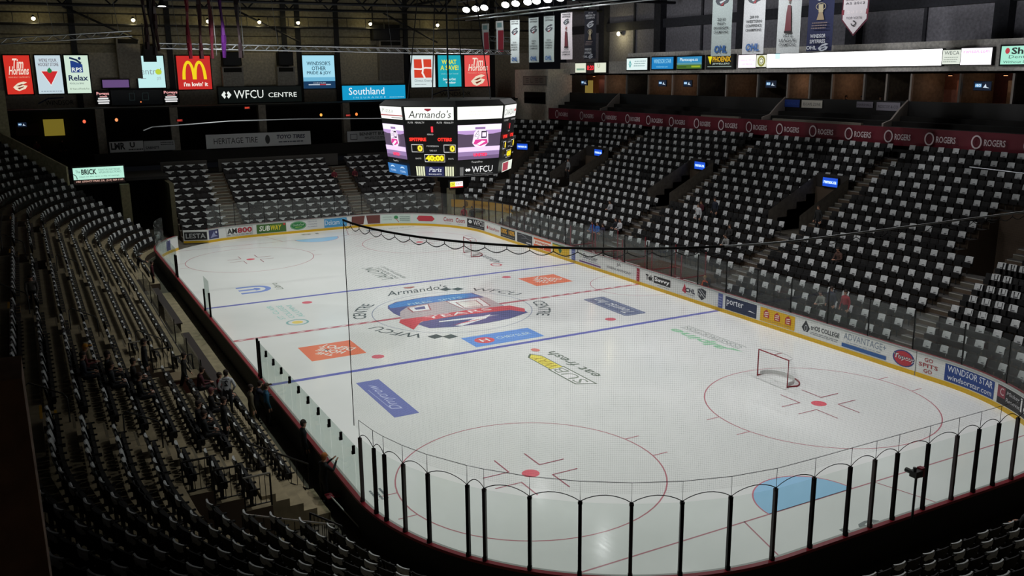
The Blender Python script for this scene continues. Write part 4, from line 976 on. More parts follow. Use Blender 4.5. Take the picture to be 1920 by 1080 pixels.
# far end and suites
person('person in red at the far right corner boards', 13.2, 26.4, 0, 2.6, 'stand', '#a02238', DK); person('person in black beside the red one at the far right corner boards', 13.75, 25.9, 0, 2.6, 'stand', '#1a1a22', DK)
person('person in dull red standing on the left stair of the far tier', 4.9, FY+.79*7-.35, tread(7), PI, 'sit', '#6a1a28', DK); person('person in dark red across the right stair of the far tier', 6.9, FY+.79*7-.35, tread(7), PI, 'sit', '#5a1622', DK)
for k, (y, c) in enumerate(((1.6,'#1e2430'), (.2,'#26222e'), (-1.4,'#1a1c24'), (-2.1,'#2a2230'))): person('dark figure standing inside the middle suites, %s from the left' % ordn(k+1), 32.2, y, 9.6, PI/2, 'stand' if k % 2 else 'pockets', c, DK)
for k, (x, c) in enumerate(((-17.3,'#15120e'), (-19.4,'#6a2a28'))): person('%s in the yellow lit far left club room' % ('dark silhouette' if k == 0 else 'person in red'), x, 47.5, 5.9, PI, 'stand', c, DK)
person('dark clothed person seated by the near end glass at the right', -.2 + 1.9, -32.9, tread(1), 0, 'sit', '#2a2a2e', DK, hair='#6a6664')
def seat_taken(p): return any((p.x-a)**2 + (p.y-b)**2 < .36 for a, b in PEOPLE_SEATS)
SEATS.sort(key=lambda s: -s['sz'])
rest = MB(); rest.mats = [BLACK_S, FAR_S]
for n, s in enumerate(SEATS):
    M = Matrix.Translation(s['p']) @ Matrix.Rotation(s['r'], 4, 'Z')
    if n < 300 and s['sz'] > 0:
        t = thing('arena_seat', 'black folding seat, %s from the far end of the %s row, %s' % (ordn(s['i']+1), BAND(s['j']), s['blk']), 'seat', tuple(s['p']), s['r'], 'black folding arena seats')
        for nm, me in zip(SN, SM):
            o = bpy.data.objects.new(nm, me); COL.objects.link(o); o.parent = t
    else:
        i0 = len(rest.f); rest.add(LOW, M)
        if s['sec'] == 'far':
            k = rest.mi(FAR_S)
            for q in range(i0, len(rest.f)): rest.m[q] = k
o = rest.build('arena_seats', None); tag(o, 'the many smaller rows of black folding seats further up and across the rink', 'seats', 'black folding arena seats', 'stuff')
rc = MB(); rnd = random.Random(3); nc = 0
for n, s in enumerate(SEATS):
    if s['i'] % 2 or seat_taken(s['p']) or rnd.random() < .04: continue
    M = Matrix.Translation(s['p']) @ Matrix.Rotation(s['r'] + rnd.uniform(-.06,.06), 4, 'Z')
    v = rnd.randrange(3)
    if nc < 300 and s['sz'] > 0:
        o = bpy.data.objects.new('giveaway_cloth', CM[v]); COL.objects.link(o); o.matrix_world = M; nc += 1
        tag(o, 'white printed cloth over the %s seat of the %s row, %s' % (ordn(s['i']+1), BAND(s['j']), s['blk']), 'cloth', 'white cloths over the seat backs')
    else: rc.add(CW_B[v] if s['sec'] == 'far' else CM_B[v], M)
o = rc.build('giveaway_cloths', None); tag(o, 'the many further white printed cloths over every second seat back', 'cloths', 'white cloths over the seat backs', 'stuff')

# ------------------------------------------------------------------ shell: walls, roof, recesses
SIDING = mat('ground', '#a79f8a', 1, .8); WALLC = mat('ground', '#cfc6b5', 1, .8); GREYW = mat('ground', '#b0aeb8', 1, .8); DARKW = mat('matte', '#191715', 1, .9); STEELD = mat('matte', '#23242a', 1, .6); FASC = mat('ground', '#e6e1da', 1, .7)
def wallbox(name, boxes, label=None, kind='structure'):
    b = MB()
    for q in boxes: b.box(*q[:6], q[6])
    o = b.build(name, None); o['kind'] = kind
    if label: o['label'] = label
    return o
FYW = 48.0
# far wall: lower recess (club level), fascia with signs, siding above
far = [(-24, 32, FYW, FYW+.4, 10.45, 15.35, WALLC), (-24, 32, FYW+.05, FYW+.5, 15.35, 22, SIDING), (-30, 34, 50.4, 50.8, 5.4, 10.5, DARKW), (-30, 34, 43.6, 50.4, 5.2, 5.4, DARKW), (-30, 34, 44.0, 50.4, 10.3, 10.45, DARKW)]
wallbox('wall_far', far, 'far end wall with sign fascia over a dark club level')
cols = [(x-.35, x+.35, 43.9, 44.6, 5.2, 10.4, mat('ground', '#8a8276', 1, .8)) for x in (-14.15, -7.9, .2, 8.6, 17.5)]
for k, q in enumerate(cols): wallbox('trim_%d' % (k+1), [q], 'grey column of the far club level')
wallbox('trim_6', [(-15, 28, 43.7, 43.85, 5.4, 6.45, mat('matte', '#2b2825', 1, .8)), (FX0, -5.9, 40.55, 40.7, 4.6, 5.72, mat('matte', '#4a4642', 1, .8)), (-4.9, 6.4, 40.55, 40.7, 4.6, 5.72, mat('matte', '#4a4642', 1, .8)), (7.4, FX1, 40.55, 40.7, 4.6, 5.6, mat('matte', '#3a3632', 1, .8)), (FX0, FX1, 40.7, 44, 4.5, 4.7, DARKW)], 'low parapets behind the far tier')
pil = [(x, x+.5, FYW-.15, FYW, 10.45, 21, STEELD) for x in (-24, -15.6, -7.4, 3.6, 5.0, 9.0, 16.6, 27.0)]
for k, q in enumerate(pil): wallbox('trim_%d' % (7+k), [q], 'dark steel pilaster on the far wall')
b = MB()
for z in (16.1, 16.9, 17.7): b.box(-24, 32, FYW-.02, FYW+.05, z, z+.05, DARKW)
struct(b.build('trim_15', None))['label'] = 'dark horizontal joints of the far wall siding'
for x0, x1, z0, z1, c, lb in ((-11.85,-9.85,13.0,16.65,'#a39c92','grey duct casing left of the cropped sign'), (13.6,16.1,12.5,16.6,'#9a938e','grey duct casing between the far signs'), (2.75,4.5,12.15,14.0,'#a6a29c','grey duct casing under the black vent'), (-2.6,-.6,12.15,14.0,'#a6a29c','grey duct casing right of the red and yellow sign')):
    t = thing('duct_casing', lb, 'duct', ((x0+x1)/2, FYW-.45, z0)); b = MB(); b.box(-(x1-x0)/2, (x1-x0)/2, -.4, .44, 0, z1-z0, mat('ground', c, 1, .7)); b.build('casing', None, t)
    b = MB(); b.box(-(x1-x0)/2+.15, (x1-x0)/2-.15, -.43, -.4, z1-z0-.5, z1-z0-.1, DARKW); b.build('vent', None, t)
for x0, x1, z0, z1, lb in ((-9.6,-8.5,14.5,16.0,'black box hung above the cropped sign'), (2.9,4.4,14.1,15.4,'black vent box on the far wall beside the blue sign'), (-2.5,-.7,14.1,15.4,'black vent box on the far wall beside the red sign'), (12.9,15.9,16.6,18.2,'wide black vent box high on the far wall')):
    b = MB(); b.box(x0, x1, FYW-.9, FYW-.1, z0, z1, DARKW); b.box(x0+.08, x1-.08, FYW-.95, FYW-.9, z0+.08, z1-.08, STEELD); b.box(x0+.1, x0+.2, FYW-.6, FYW-.5, z1, z1+2, STEELD); tag(b.build('vent_box', None), lb, 'vent')
# right wall: suites under a fascia, grey panels above
RX = 31.0
wallbox('wall_right', [(RX, RX+.4, -24, 27.1, 12.86, 14.85, FASC), (RX+.0, RX+.4, 27.1, 39.4, 12.86, 14.15, FASC), (34.6, 35, -24, 44, 9, 22, GREYW), (RX, 35, -24, 39.4, 12.86, 13.0, DARKW), (28.6, 35, -24, 39.4, 9.3, 9.45, DARKW)], 'right hand wall with a pale fascia over the suites')
b = MB()
for y in (-20, -8.5, 3.2, 15, 26.5, 36): b.box(33.9, 34.6, y-.5, y+.5, 14.0, 22, mat('ground', '#3f4048', 1, .8))
for y in (-14.2, -2.6, 9.1, 20.7, 31): b.box(34.45, 34.6, y-.12, y+.12, 14.0, 22, mat('ground', '#53535b', 1, .8))
b.box(34.2, 34.6, -24, 44, 17.2, 18.0, mat('ground', '#45464e', 1, .8)); struct(b.build('trim_16', None))['label'] = 'dark pilasters and band of the upper right wall'
wallbox('trim_17', [(28.3, RX+.2, 37.4, 44.6, 4.5, 13.5, mat('ground', '#cfc9bd', 1, .8)), (27.6, 28.3, 37.4, 44.6, 4.5, 8.2, DARKW)], 'pale wall block at the far right corner')
wallbox('wall_left', [(-34.4, -34, -54, 50, 0, 22, GREYW), (-30, -29.6, -54, 46, 8, 14, DARKW)])
wallbox('wall_near', [(-36, 36, -54.4, -54, 0, 22, mat('ground', '#9a8a78', 1, .8))])
wallbox('ceiling', [(-36, 36, -54.4, 51, 21.6, 22.0, mat('matte', '#1b1d24', 1, .9))])
b = MB()
for q, o1 in ((17, 0),):                            # the wall behind the top rows, and the dark back of house under the suites
    for a, e in zip(span(-24.6, S_FR+RC*RAD(38), 1.2), span(-24.6, S_FR+RC*RAD(38), 1.2)[1:]): b.face([P(a,off(17)+.9,6.5),P(e,off(17)+.9,6.5),P(e,off(17)+.9,8.5),P(a,off(17)+.9,8.5)], DARKW)
for a, e in zip(span(S_L, S_NE, 1.2), span(S_L, S_NE, 1.2)[1:]): b.face([P(a,off(17)+.9,6.5),P(e,off(17)+.9,6.5),P(e,off(17)+.9,8.3),P(a,off(17)+.9,8.3)], WALLB)
struct(b.build('trim_18', None))['label'] = 'low walls behind the top rows'
# tan parapet stepping down at the end of the far left corner rows
th = RAD(139); d = Vector((math.cos(th), math.sin(th), 0)); n_ = Vector((-d.y, d.x, 0)); c0 = Vector((-B_, A_, 0))
TAN = mat('ground', '#b3ad8a', 1, .8)
b = MB()
prof = [(17.6, 2.5), (17.6, 6.35), (24.6, 9.6), (24.6, 2.5)]
for o_ in (-.05, .15): b.face([tuple(c0 + d*r - n_*o_ + Vector((0,0,z))) for r, z in prof], TAN)
for (r0, z0), (r1, z1) in zip(prof, prof[1:]): b.face([tuple(c0+d*r0-n_*-.05+Vector((0,0,z0))), tuple(c0+d*r1-n_*-.05+Vector((0,0,z1))), tuple(c0+d*r1-n_*.15+Vector((0,0,z1))), tuple(c0+d*r0-n_*.15+Vector((0,0,z0)))], TAN)
b.box(-22.5, -21.3, 38.2, 39.4, 5.0, 12.2, TAN)
struct(b.build('trim_19', None))['label'] = 'tan parapet and pier at the far left corner'
# tunnels in the far corners
wallbox('trim_20', [(-18.5, -9.95, 41.0, 41.3, 0, 5.0, DARKW), (-10.3, -9.95, 33, 41, 0, 4.6, mat('ground', '#4f4a34', 1, .8)), (-18.5, -9.95, 35.7, 41, 4.75, 5.0, DARKW), (-18.6, -18.2, 36, 41, 0, 6, DARKW), (-13.9, -13.2, 34.4, 35.2, 0, 4.6, mat('ground', '#6b664a', 1, .8))], 'walls of the tunnel in the far left corner')
wallbox('trim_21', [(15.4, 19.5, 38.5, 38.8, 0, 4.6, DARKW), (13.75, 14.55, 31.05, 31.25, 0, 2.8, mat('ground', '#8a8468', 1, .8))], 'walls of the tunnel in the far right corner')
# near column at the frame's left edge and the cut for the near left walkway
wallbox('trim_22', [(-24.5, -20.68, -40.6, -40.15, 6.5, 11.66, mat('ground', '#b08c70', 1, .9)), (-20.9, -20.62, -40.5, -40.3, 6.5, 9.9, mat('matte', '#1c1512', 1, .8))], 'brown wall end close to the camera')
b = MB()
for k in range(5): b.box(-15.6+.4*k, -15.2+.4*k, -20.9, -19.05, -.05, 1.25-.25*k, CONC)
struct(b.build('walkway_steps', None))['label'] = 'short flight of concrete steps down to the near left walkway'
# roof steel
def truss(name, y, z0, z1, x0=-34, x1=34, n=17, axis='x', m=STEELD, r=.14):
    b = MB(); pt = (lambda t, z: (t, y, z)) if axis == 'x' else (lambda t, z: (y, t, z))
    b.tube([pt(x0,z0), pt(x1,z0)], r, 6, m); b.tube([pt(x0,z1), pt(x1,z1)], r, 6, m)
    for k in range(n):
        a = x0+(x1-x0)*k/n; c = x0+(x1-x0)*(k+.5)/n; e = x0+(x1-x0)*(k+1)/n; b.tube([pt(a,z1), pt(c,z0), pt(e,z1)], r*.7, 5, m)
    o = b.build(name, None); struct(o); return o
for y in (46.0, 36.0, 24.0, 10.0, -6.0, -22.0): truss('roof_truss', y, 19.3 if y < 40 else 19.4, 21.4)['label'] = 'dark steel roof truss spanning the hall'
for x in (-18, 0, 18): truss('roof_truss', x, 20.3, 21.5, -50, 48, 20, 'y')['label'] = 'dark steel roof truss along the hall'
b = MB()
for y, z in ((47.2, 18.75), (46.6, 18.75)): b.tube([(-24,y,z),(32,y,z)], .05, 5, STEELD)
b.box(-24, 32, 46.6, 47.4, 17.75, 17.85, STEELD)
for k in range(28): b.tube([(-24+2*k,46.6,17.8),(-24+2*k,46.6,18.75)], .035, 4, STEELD)
for x0 in (-16, -1, 14): b.tube([(x0, 46.7, 19.3), (x0+6, 46.7, 16.4)], .1, 5, STEELD)
struct(b.build('catwalk', None))['label'] = 'dark catwalk along the far wall'

# ------------------------------------------------------------------ signs
CAB = mat('matte', '#15171a', 1, .6)
def sign(name, label, cat, o, U, N, w_, h_, art, bg, k=1.0, depth=.25, lit=True, group=None, rim=.1, step=.006):
    t = thing(name, label, cat, o, 0, group); U, N = Vector(U), Vector(N)
    M = Matrix(((U.x, -N.x, 0, 0), (U.y, -N.y, 0, 0), (0, 0, 1, 0), (0, 0, 0, 1)))
    b = MB(); b.box(-rim, w_+rim, .0, depth, -rim, h_+rim, CAB, M); b.build('cabinet', None, t)
    a = Art(plane_fn((0,0,0), U, N), P_EMIT(k) if lit else P_MATTE, step, .012); a.rect(0, 0, w_, h_, bg)
    if art: art(a, w_, h_)
    a.build('face', t); return t
def fsign(name, label, x0, x1, z0, z1, art, bg, **kw): return sign(name, label, kw.pop('cat', 'sign'), (x0, kw.pop('y', FYW)-.3, z0), (1,0,0), (0,-1,0), x1-x0, z1-z0, art, bg, **kw)
def emblem(a, cx, cy, s, c, c2):
    a.poly([(cx-s,cy-.1*s),(cx-.3*s,cy+.5*s),(cx+.5*s,cy+.75*s),(cx+1.0*s,cy+.6*s),(cx+.3*s,cy+.25*s),(cx+s,cy+.1*s),(cx+.7*s,cy-.35*s),(cx-.2*s,cy-.7*s),(cx-.7*s,cy-.5*s)], c)
    a.poly([(cx-.6*s,cy+.05*s),(cx+.2*s,cy+.35*s),(cx+.5*s,cy+.3*s),(cx-.1*s,cy+.02*s)], c2); a.poly([(cx-.4*s,cy-.25*s),(cx+.5*s,cy+.02*s),(cx+.4*s,cy-.15*s),(cx-.2*s,cy-.45*s)], c2)
def tim(a, w, h):
    a.text('Tim', .28*w, .66*h, .72*w, .92*h, '#f0dccb', shear=.15, bold=.02); a.text('Hortons', .14*w, .5*h, .9*w, .72*h, '#f0dccb', shear=.15, bold=.02)
    a.text('PROUDLY SUPPORTS', .12*w, .42*h, .92*w, .455*h, '#e8a890'); emblem(a, .52*w, .2*h, .28*w, '#e9d9c0', '#7e2a1c')
def ctire(a, w, h):
    a.text("WE'RE YOUR", .14*w, .83*h, .84*w, .92*h, '#5d4a56', bold=.01); a.text('HOCKEY STORE', .1*w, .72*h, .9*w, .81*h, '#5d4a56', bold=.01)
    a.poly([(.16*w,.6*h),(.88*w,.6*h),(.52*w,.2*h)], '#e9e9e6'); a.poly([(.2*w,.585*h),(.84*w,.585*h),(.52*w,.23*h)], '#c92a2e'); a.ell(.52*w, .6*h, .09*w, .06*h, '#1e7a44'); a.poly([(.45*w,.62*h),(.52*w,.69*h),(.6*w,.62*h)], '#1e7a44'); a.scribble(.1*w, .04*h, .92*w, .09*h, '#8a97a2', 1, 3)
def rps(a, w, h):
    a.rect(.24*w, .55*h, .74*w, .86*h, '#1f3b80'); a.poly([(.24*w,.86*h),(.74*w,.86*h),(.74*w,.76*h),(.5*w,.82*h),(.24*w,.88*h)], '#c6dccb'); a.line([(.26*w,.93*h),(.5*w,.88*h),(.66*w,.8*h)], .16, '#16264a'); a.ell(.64*w, .92*h, .06*w, .04*h, '#16264a')
    a.text('RPS', .28*w, .57*h, .7*w, .68*h, '#e6efe6', bold=.02); a.text('Relax', .1*w, .33*h, .92*w, .48*h, '#12224a', bold=.02); a.text('POOLS & SPAS', .12*w, .235*h, .72*w, .28*h, '#2c3c50'); a.text('32 Years of Family Fun', .1*w, .08*h, .92*w, .14*h, '#35432f')
fsign('illuminated_sign', 'red lit sign with white script, leftmost on the far wall', -21.14, -19.1, 11.75, 15.1, tim, '#cf3126', group='lit signs on the far wall')
fsign('illuminated_sign', 'pale lit sign with a red triangle and green leaf', -18.67, -16.62, 11.75, 15.1, ctire, '#c4d6de', group='lit signs on the far wall')
fsign('illuminated_sign', 'pale green lit sign with a navy swimmer square', -16.31, -14.35, 11.75, 15.1, rps, '#cfe4d2', group='lit signs on the far wall')
def cparq(a, w, h):
    a.text('central', -.02*w, .42*h, .88*w, .62*h, '#8a9a9e'); a.ell(.78*w, .5*h, .12*w, .09*h, '#b9cf3c'); a.text('park', .7*w, .2*h, .86*w, .38*h, '#9fb0b2'); a.rect(.1*w, .28*h, .3*w, .3*h, '#8fa0a4')
fsign('illuminated_sign', 'pale blue lit sign partly hidden by hanging gear', -10.24, -7.85, 12.13, 15.05, cparq, '#c2ecec', group='lit signs on the far wall')
def arches(a, w, h):
    for k in (-1, 1):
        cx = (.5+k*.165)*w; n = 14
        outer = [(cx+.2*w*math.cos(PI*i/n), .3*h+.56*h*math.sin(PI*i/n)) for i in range(n+1)]; inner = [(cx+.105*w*math.cos(PI*i/n), .3*h+.47*h*math.sin(PI*i/n)) for i in range(n+1)]
        a.up()
        for i in range(n): a.poly([outer[i], outer[i+1], inner[i+1], inner[i]], '#f2d21c', True)
    a.text("i'm lovin' it", .16*w, .09*h, .88*w, .22*h, '#f4efe6', bold=.03)
fsign('illuminated_sign', 'red lit sign with tall yellow arches', -6.68, -3.58, 11.92, 15.05, arches, '#c32a26', group='lit signs on the far wall')
def pride(a, w, h):
    a.rect(0, 0, w, .22*h, '#16395c'); a.rect(0, .22*h, w, .34*h, '#6fb4d4')
    for t, v, u in (("WINDSOR'S", .7, .13), ('OTHER', .55, .28), ('PRIDE & JOY', .4, .12)): a.text(t, u*w, v*h, (1-u)*w, (v+.12)*h, '#123349', bold=.01)
    a.text('CHRYSLER', .3*w, .15*h, .7*w, .18*h, '#c9d6df'); a.rect(.15*w, .1*h, .85*w, .13*h, '#b9c4d0'); a.rect(.5*w, .1*h, .7*w, .13*h, '#b83c42')
fsign('illuminated_sign', 'light blue lit sign with dark capitals above a navy foot', 5.47, 8.79, 11.81, 15.09, pride, '#a4dcf0', group='lit signs on the far wall')
def denergy(a, w, h):
    a.rect(.13*w, .3*h, .85*w, .88*h, '#d1402a'); a.line([(.48*w,.88*h),(.5*w,.6*h),(.47*w,.45*h),(.56*w,.3*h)], .2, '#f0e6e0'); a.line([(.13*w,.58*h),(.4*w,.57*h),(.6*w,.61*h),(.85*w,.6*h)], .16, '#f0e6e0'); a.text('Direct Energy', .14*w, .15*h, .92*w, .25*h, '#5d6870'); a.scribble(.14*w, .07*h, .6*w, .11*h, '#8a949a', 1, 2)
fsign('illuminated_sign', 'white lit sign with an orange-red square and white cross strokes', 17.24, 20.06, 11.74, 15.09, denergy, '#d3e2e2', group='lit signs on the far wall')
def save_(a, w, h):
    a.text('WHAT', .16*w, .72*h, .8*w, .86*h, '#e8e428', bold=.02); a.text('A SAVE!', .1*w, .53*h, .88*w, .68*h, '#e8e428', bold=.02); a.text('visit your local', .12*w, .38*h, .86*w, .44*h, '#9bd6de'); a.text('Service Ont', .2*w, .2*h, .75*w, .28*h, '#e8f4f4', bold=.02); a.text('Windsor', .3*w, .1*h, .75*w, .17*h, '#e8f4f4', bold=.02)
fsign('illuminated_sign', 'teal lit sign with yellow capitals', 20.42, 23.2, 11.75, 15.1, save_, '#1da3b4', group='lit signs on the far wall')
fsign('illuminated_sign', 'coral red lit sign with white script at the right end of the far wall', 23.63, 26.74, 11.72, 15.1, tim, '#e0524f', group='lit signs on the far wall')
def wcentre(a, w, h):
    for k in (-1, 1): a.poly([(.09*w+k*.2-.28,h*.52),(.09*w+k*.2,h*.28),(.09*w+k*.2+.28,h*.52),(.09*w+k*.2,h*.76)], '#e9efe9')
    a.poly([(.09*w-.16,h*.52),(.09*w,h*.38),(.09*w+.16,h*.52),(.09*w,h*.66)], '#0a0e0d'); a.text('WFCU', .18*w, .28*h, .53*w, .8*h, '#e9efe9'); a.text('CENTRE', .59*w, .32*h, .94*w, .62*h, '#e9efe9')
fsign('illuminated_sign', 'long black sign with white lit capitals over the far club level', -3.03, 5.17, 10.54, 12.06, wcentre, '#0a0e0d', group='lit signs on the far wall')
def south(a, w, h):
    a.text('Southland', .1*w, .36*h, .66*w, .86*h, '#f0f6f8'); a.text('INSURANCE', .17*w, .1*h, .68*w, .22*h, '#9ed4e8', spacing=1.6); a.scribble(.74*w, .1*h, .97*w, .2*h, '#9ed4e8', 1, 2)
fsign('illuminated_sign', 'long bright cyan sign with white letters on the far wall', 9.49, 16.51, 10.56, 12.02, south, '#1398c8', group='lit signs on the far wall')
fsign('light_panel', 'dim purple glowing strip left of the cropped pale sign', -13.35, -11.08, 12.2, 12.9, None, '#6e5286', cat='light', k=.8)
def pogey(a, w, h): a.text('Pogeys', .04*w, .66*h, .96*w, .97*h, '#e8a3a3', bold=.03); a.rect(.25*w, .56*h, .8*w, .63*h, '#d8a0a0'); [a.rect(u*w, v*h, (1-u)*w, (v+.12)*h, '#e6e6e6') for u, v in ((.12,.38),(.06,.2),(.1,.02))]
fsign('end_scoreboard', 'dark scoreboard between two small lit panels on the far wall', -12.75, -8.2, 10.6, 11.95, lambda a, w, h: (a.frame(.35*w, .3*h, .45*w, .8*h, .03, '#1e2a2a'), a.frame(.6*w, .3*h, .72*w, .8*h, .03, '#1e2a2a'), a.ell(.56*w, .18*h, .06, .06, '#ff8a50')), '#060708', cat='scoreboard')
fsign('small_lit_sign', 'small red and white lit sign at the left end of the dark scoreboard', -14.0, -12.85, 10.72, 11.85, pogey, '#0b0b0c', group='small lit signs of the dark scoreboard')
fsign('small_lit_sign', 'small red and white lit sign at the right end of the dark scoreboard', -8.13, -6.8, 10.76, 11.85, pogey, '#0b0b0c', group='small lit signs of the dark scoreboard')
def city(a, w, h): a.text('WINDSOR', .2*w, .1*h, .98*w, .6*h, '#26262c'); a.line([(.02*w,.3*h),(.3*w,.8*h),(.7*w,.85*h)], .1, '#39456e')
for x0, x1, lb in ((-18.84,-15.88,'under the left lit signs'), (19.73,24.57,'under the right lit signs')):
    a = Art(plane_fn((x0, FYW-.03, 10.65), (1,0,0), (0,-1,0)), P_MATTE, .006, .01); city(a, x1-x0, .85); tag(a.build('wall_lettering', None), 'dark wall lettering with a blue swoosh %s' % lb, 'lettering')
def brick(a, w, h): a.rect(0, 0, w, .26*h, '#1a0f0e'); a.text('1451 LEGACY PARK DR. (519) 969-1163', .04*w, .06*h, .97*w, .2*h, '#e8b8a8', bold=.01); a.text('The', .05*w, .68*h, .14*w, .84*h, '#37564d'); a.text('BRICK', .16*w, .56*h, .46*w, .9*h, '#141a18', bold=.03); a.text('FURNITURE MATTRESSES', .5*w, .76*h, .93*w, .88*h, '#5a7a70'); a.text('APPLIANCES ELECTRONICS', .5*w, .6*h, .95*w, .72*h, '#5a7a70'); a.text('Deal on the spot, a day of savings', .12*w, .38*h, .9*w, .48*h, '#47675d'); a.ring(.0*w, .3*h, .28, .42, .05, '#21302b', 12, 0, PI/2)
fsign('illuminated_sign', 'mint green lit sign over the far left tunnel', -17.2, -13.4, 4.72, 6.02, brick, '#b9ecd8', y=36.0)
fsign('small_lit_sign', 'small yellow and white lit sign over the far right tunnel', 14.0, 15.3, 2.82, 3.38, lambda a, w, h: (a.rect(0, .2*h, .4*w, .95*h, '#e6e23c'), a.text('CIBC', .05*w, .4*h, .36*w, .75*h, '#5a5a20'), a.rect(0, 0, w, .2*h, '#c23030'), a.text('EXIT', .48*w, .4*h, .92*w, .8*h, '#c07a7a')), '#f0eeee', y=31.3, k=1.2)
def pban(name, label, x0, x1, z0, z1, art, bg, y=43.7): return fsign(name, label, x0, x1, z0, z1, art, bg, lit=False, y=y, depth=.05, rim=.02, cat='banner', group='banners on the far parapet')
BGB = '#cfcfd0'
pban('parapet_banner', 'grey banner with bold black letters on the far parapet', -13.68, -10.85, 6.55, 7.5, lambda a, w, h: (a.text('LMR', .04*w, .25*h, .46*w, .9*h, '#1c1c1e', bold=.04), a.text('U', .6*w, .4*h, .75*w, .9*h, '#1c1c1e', bold=.04), a.scribble(.55*w, .1*h, .98*w, .35*h, '#3c3c3e', 1, 2)), BGB)
pban('parapet_banner', 'darker grey banner with fine print on the far parapet', -10.8, -8.12, 6.55, 7.45, lambda a, w, h: (a.text('CABINETS', .05*w, .2*h, .48*w, .45*h, '#2c2c30', bold=.03), a.scribble(.54*w, .5*h, .95*w, .9*h, '#33353c', 2, 4)), '#a9aaac')
pban('parapet_banner', 'long grey banner with two firm names on the far parapet', -5.33, 4.64, 6.5, 7.8, lambda a, w, h: (a.text('HERITAGE TIRE', .07*w, .3*h, .48*w, .72*h, '#26262a'), a.ell(.575*w, .5*h, .23, .42, '#2e2e30'), a.text('TOYO TIRES', .66*w, .5*h, .94*w, .8*h, '#1e2340', shear=.15, bold=.03), a.scribble(.68*w, .2*h, .92*w, .36*h, '#3a3e50', 1, 2)), '#d2d3d5')
pban('parapet_banner', 'grey banner with a house mark right of the long banner', 8.38, 13.6, 6.53, 7.59, lambda a, w, h: (a.frame(.06*w, .2*h, .2*w, .75*h, .05, '#3a3a3c'), a.text('BENNETT BUSINESS', .25*w, .56*h, .97*w, .86*h, '#303034', bold=.02), a.scribble(.35*w, .2*h, .9*w, .45*h, '#444448', 2, 2)), '#c4c5c8')
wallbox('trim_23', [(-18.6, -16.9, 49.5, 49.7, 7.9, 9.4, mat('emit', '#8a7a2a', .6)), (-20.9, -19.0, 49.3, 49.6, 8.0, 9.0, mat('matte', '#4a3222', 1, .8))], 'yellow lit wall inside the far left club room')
def screen(label, o, U, N, w_, h_): return sign('television', label, 'television', o, U, N, w_, h_, lambda a, w, h: (a.rect(.08*w, .35*h, .45*w, .75*h, '#6fa8d8'), a.text('40', .1*w, .4*h, .42*w, .7*h, '#e8f2fa'), a.poly([(.55*w,.3*h),(.7*w,.75*h),(.75*w,.4*h),(.92*w,.25*h)], '#c9d8e6')), '#101a2c', 1.0, .08, True, 'televisions in the suites', .03)
screen('small blue television in the far left club room', (-20.7, 46.0, 8.95), (1,0,0), (0,-1,0), .7, .4)
for k, (x, z, c, lb, ct) in enumerate(((-15.47,9.35,'#ff6a4a','left of the first far column','lamp'), (-12.83,9.41,'#ff9a60','right of the first far column','lamp'), (-7.44,9.19,'#c23a30','on the second far column','exit sign'), (-1.22,10.17,'#e04a30','under the long black sign','exit sign'), (5.94,9.29,'#ffb050','beside the third far column','lamp'), (8.72,9.16,'#b8443c','on the fourth far column','exit sign'), (9.6,9.25,'#ff8a40','right of the fourth far column','lamp'))):
    t = thing('exit_sign' if ct != 'lamp' else 'wall_lamp', 'small glowing %s %s in the club level' % ('red exit sign' if ct != 'lamp' else 'amber lamp', lb), ct, (x, 43.8, z)); b = MB(); b.box(-.3,.3,0,.12,-.14,.14,CAB) if ct != 'lamp' else b.cyl((0,.1,-.05), .09, .05, .3, 8, CAB); b.build('housing', None, t)
    a = Art(plane_fn((-.25, -.01, -.1), (1,0,0), (0,-1,0)), P_EMIT(1.2), .004, .004)
    if ct != 'lamp': a.rect(0, 0, .5, .2, '#5a1410'); a.text('EXIT', .06, .03, .44, .17, c, bold=.04)
    else: a.ell(.25, .1, .13, .15, c)
    a.build('lens', t)
for k, x in enumerate((-18.4,-10.3,-3.7,1.1,4.9,12.4,19.9)):
    t = thing('wall_lamp', 'small yellowish lamp on the far catwalk, %s from the left' % ordn(k+1), 'lamp', (x, 46.5, 18.45), 0, 'catwalk lamps'); b = MB(); b.cyl((0,0,0), .1, .22, .3, 10, CAB, (0,-.6,-.8)); b.build('shade', None, t)
    b = MB(); b.sphere((0,-.2,-.26), .17, m=mat('emit', '#fff6c8', 7)); b.build('bulb', None, t)
    d_ = bpy.data.lights.new('catwalk_lamp', 'POINT'); d_.energy = 24; d_.color = (1,.85,.4); d_.shadow_soft_size = .15; o = bpy.data.objects.new('catwalk_lamp', d_); COL.objects.link(o); o.location = (x, 46.3, 17.9)
t = thing('wall_lamp', 'small yellowish lamp on the upper right wall', 'lamp', (34.3, 33.0, 16.9)); b = MB(); b.cyl((0,0,.1), .1, .2, .25, 10, CAB, (-1,0,-.3)); b.build('shade', None, t); b = MB(); b.sphere((-.3,0,0), .2, m=mat('emit', '#fff6c8', 7)); b.build('bulb', None, t)
d_ = bpy.data.lights.new('right_lamp', 'POINT'); d_.energy = 50; d_.color = (1,.85,.4); o = bpy.data.objects.new('right_lamp', d_); COL.objects.link(o); o.location = (33.4, 33, 16.7)

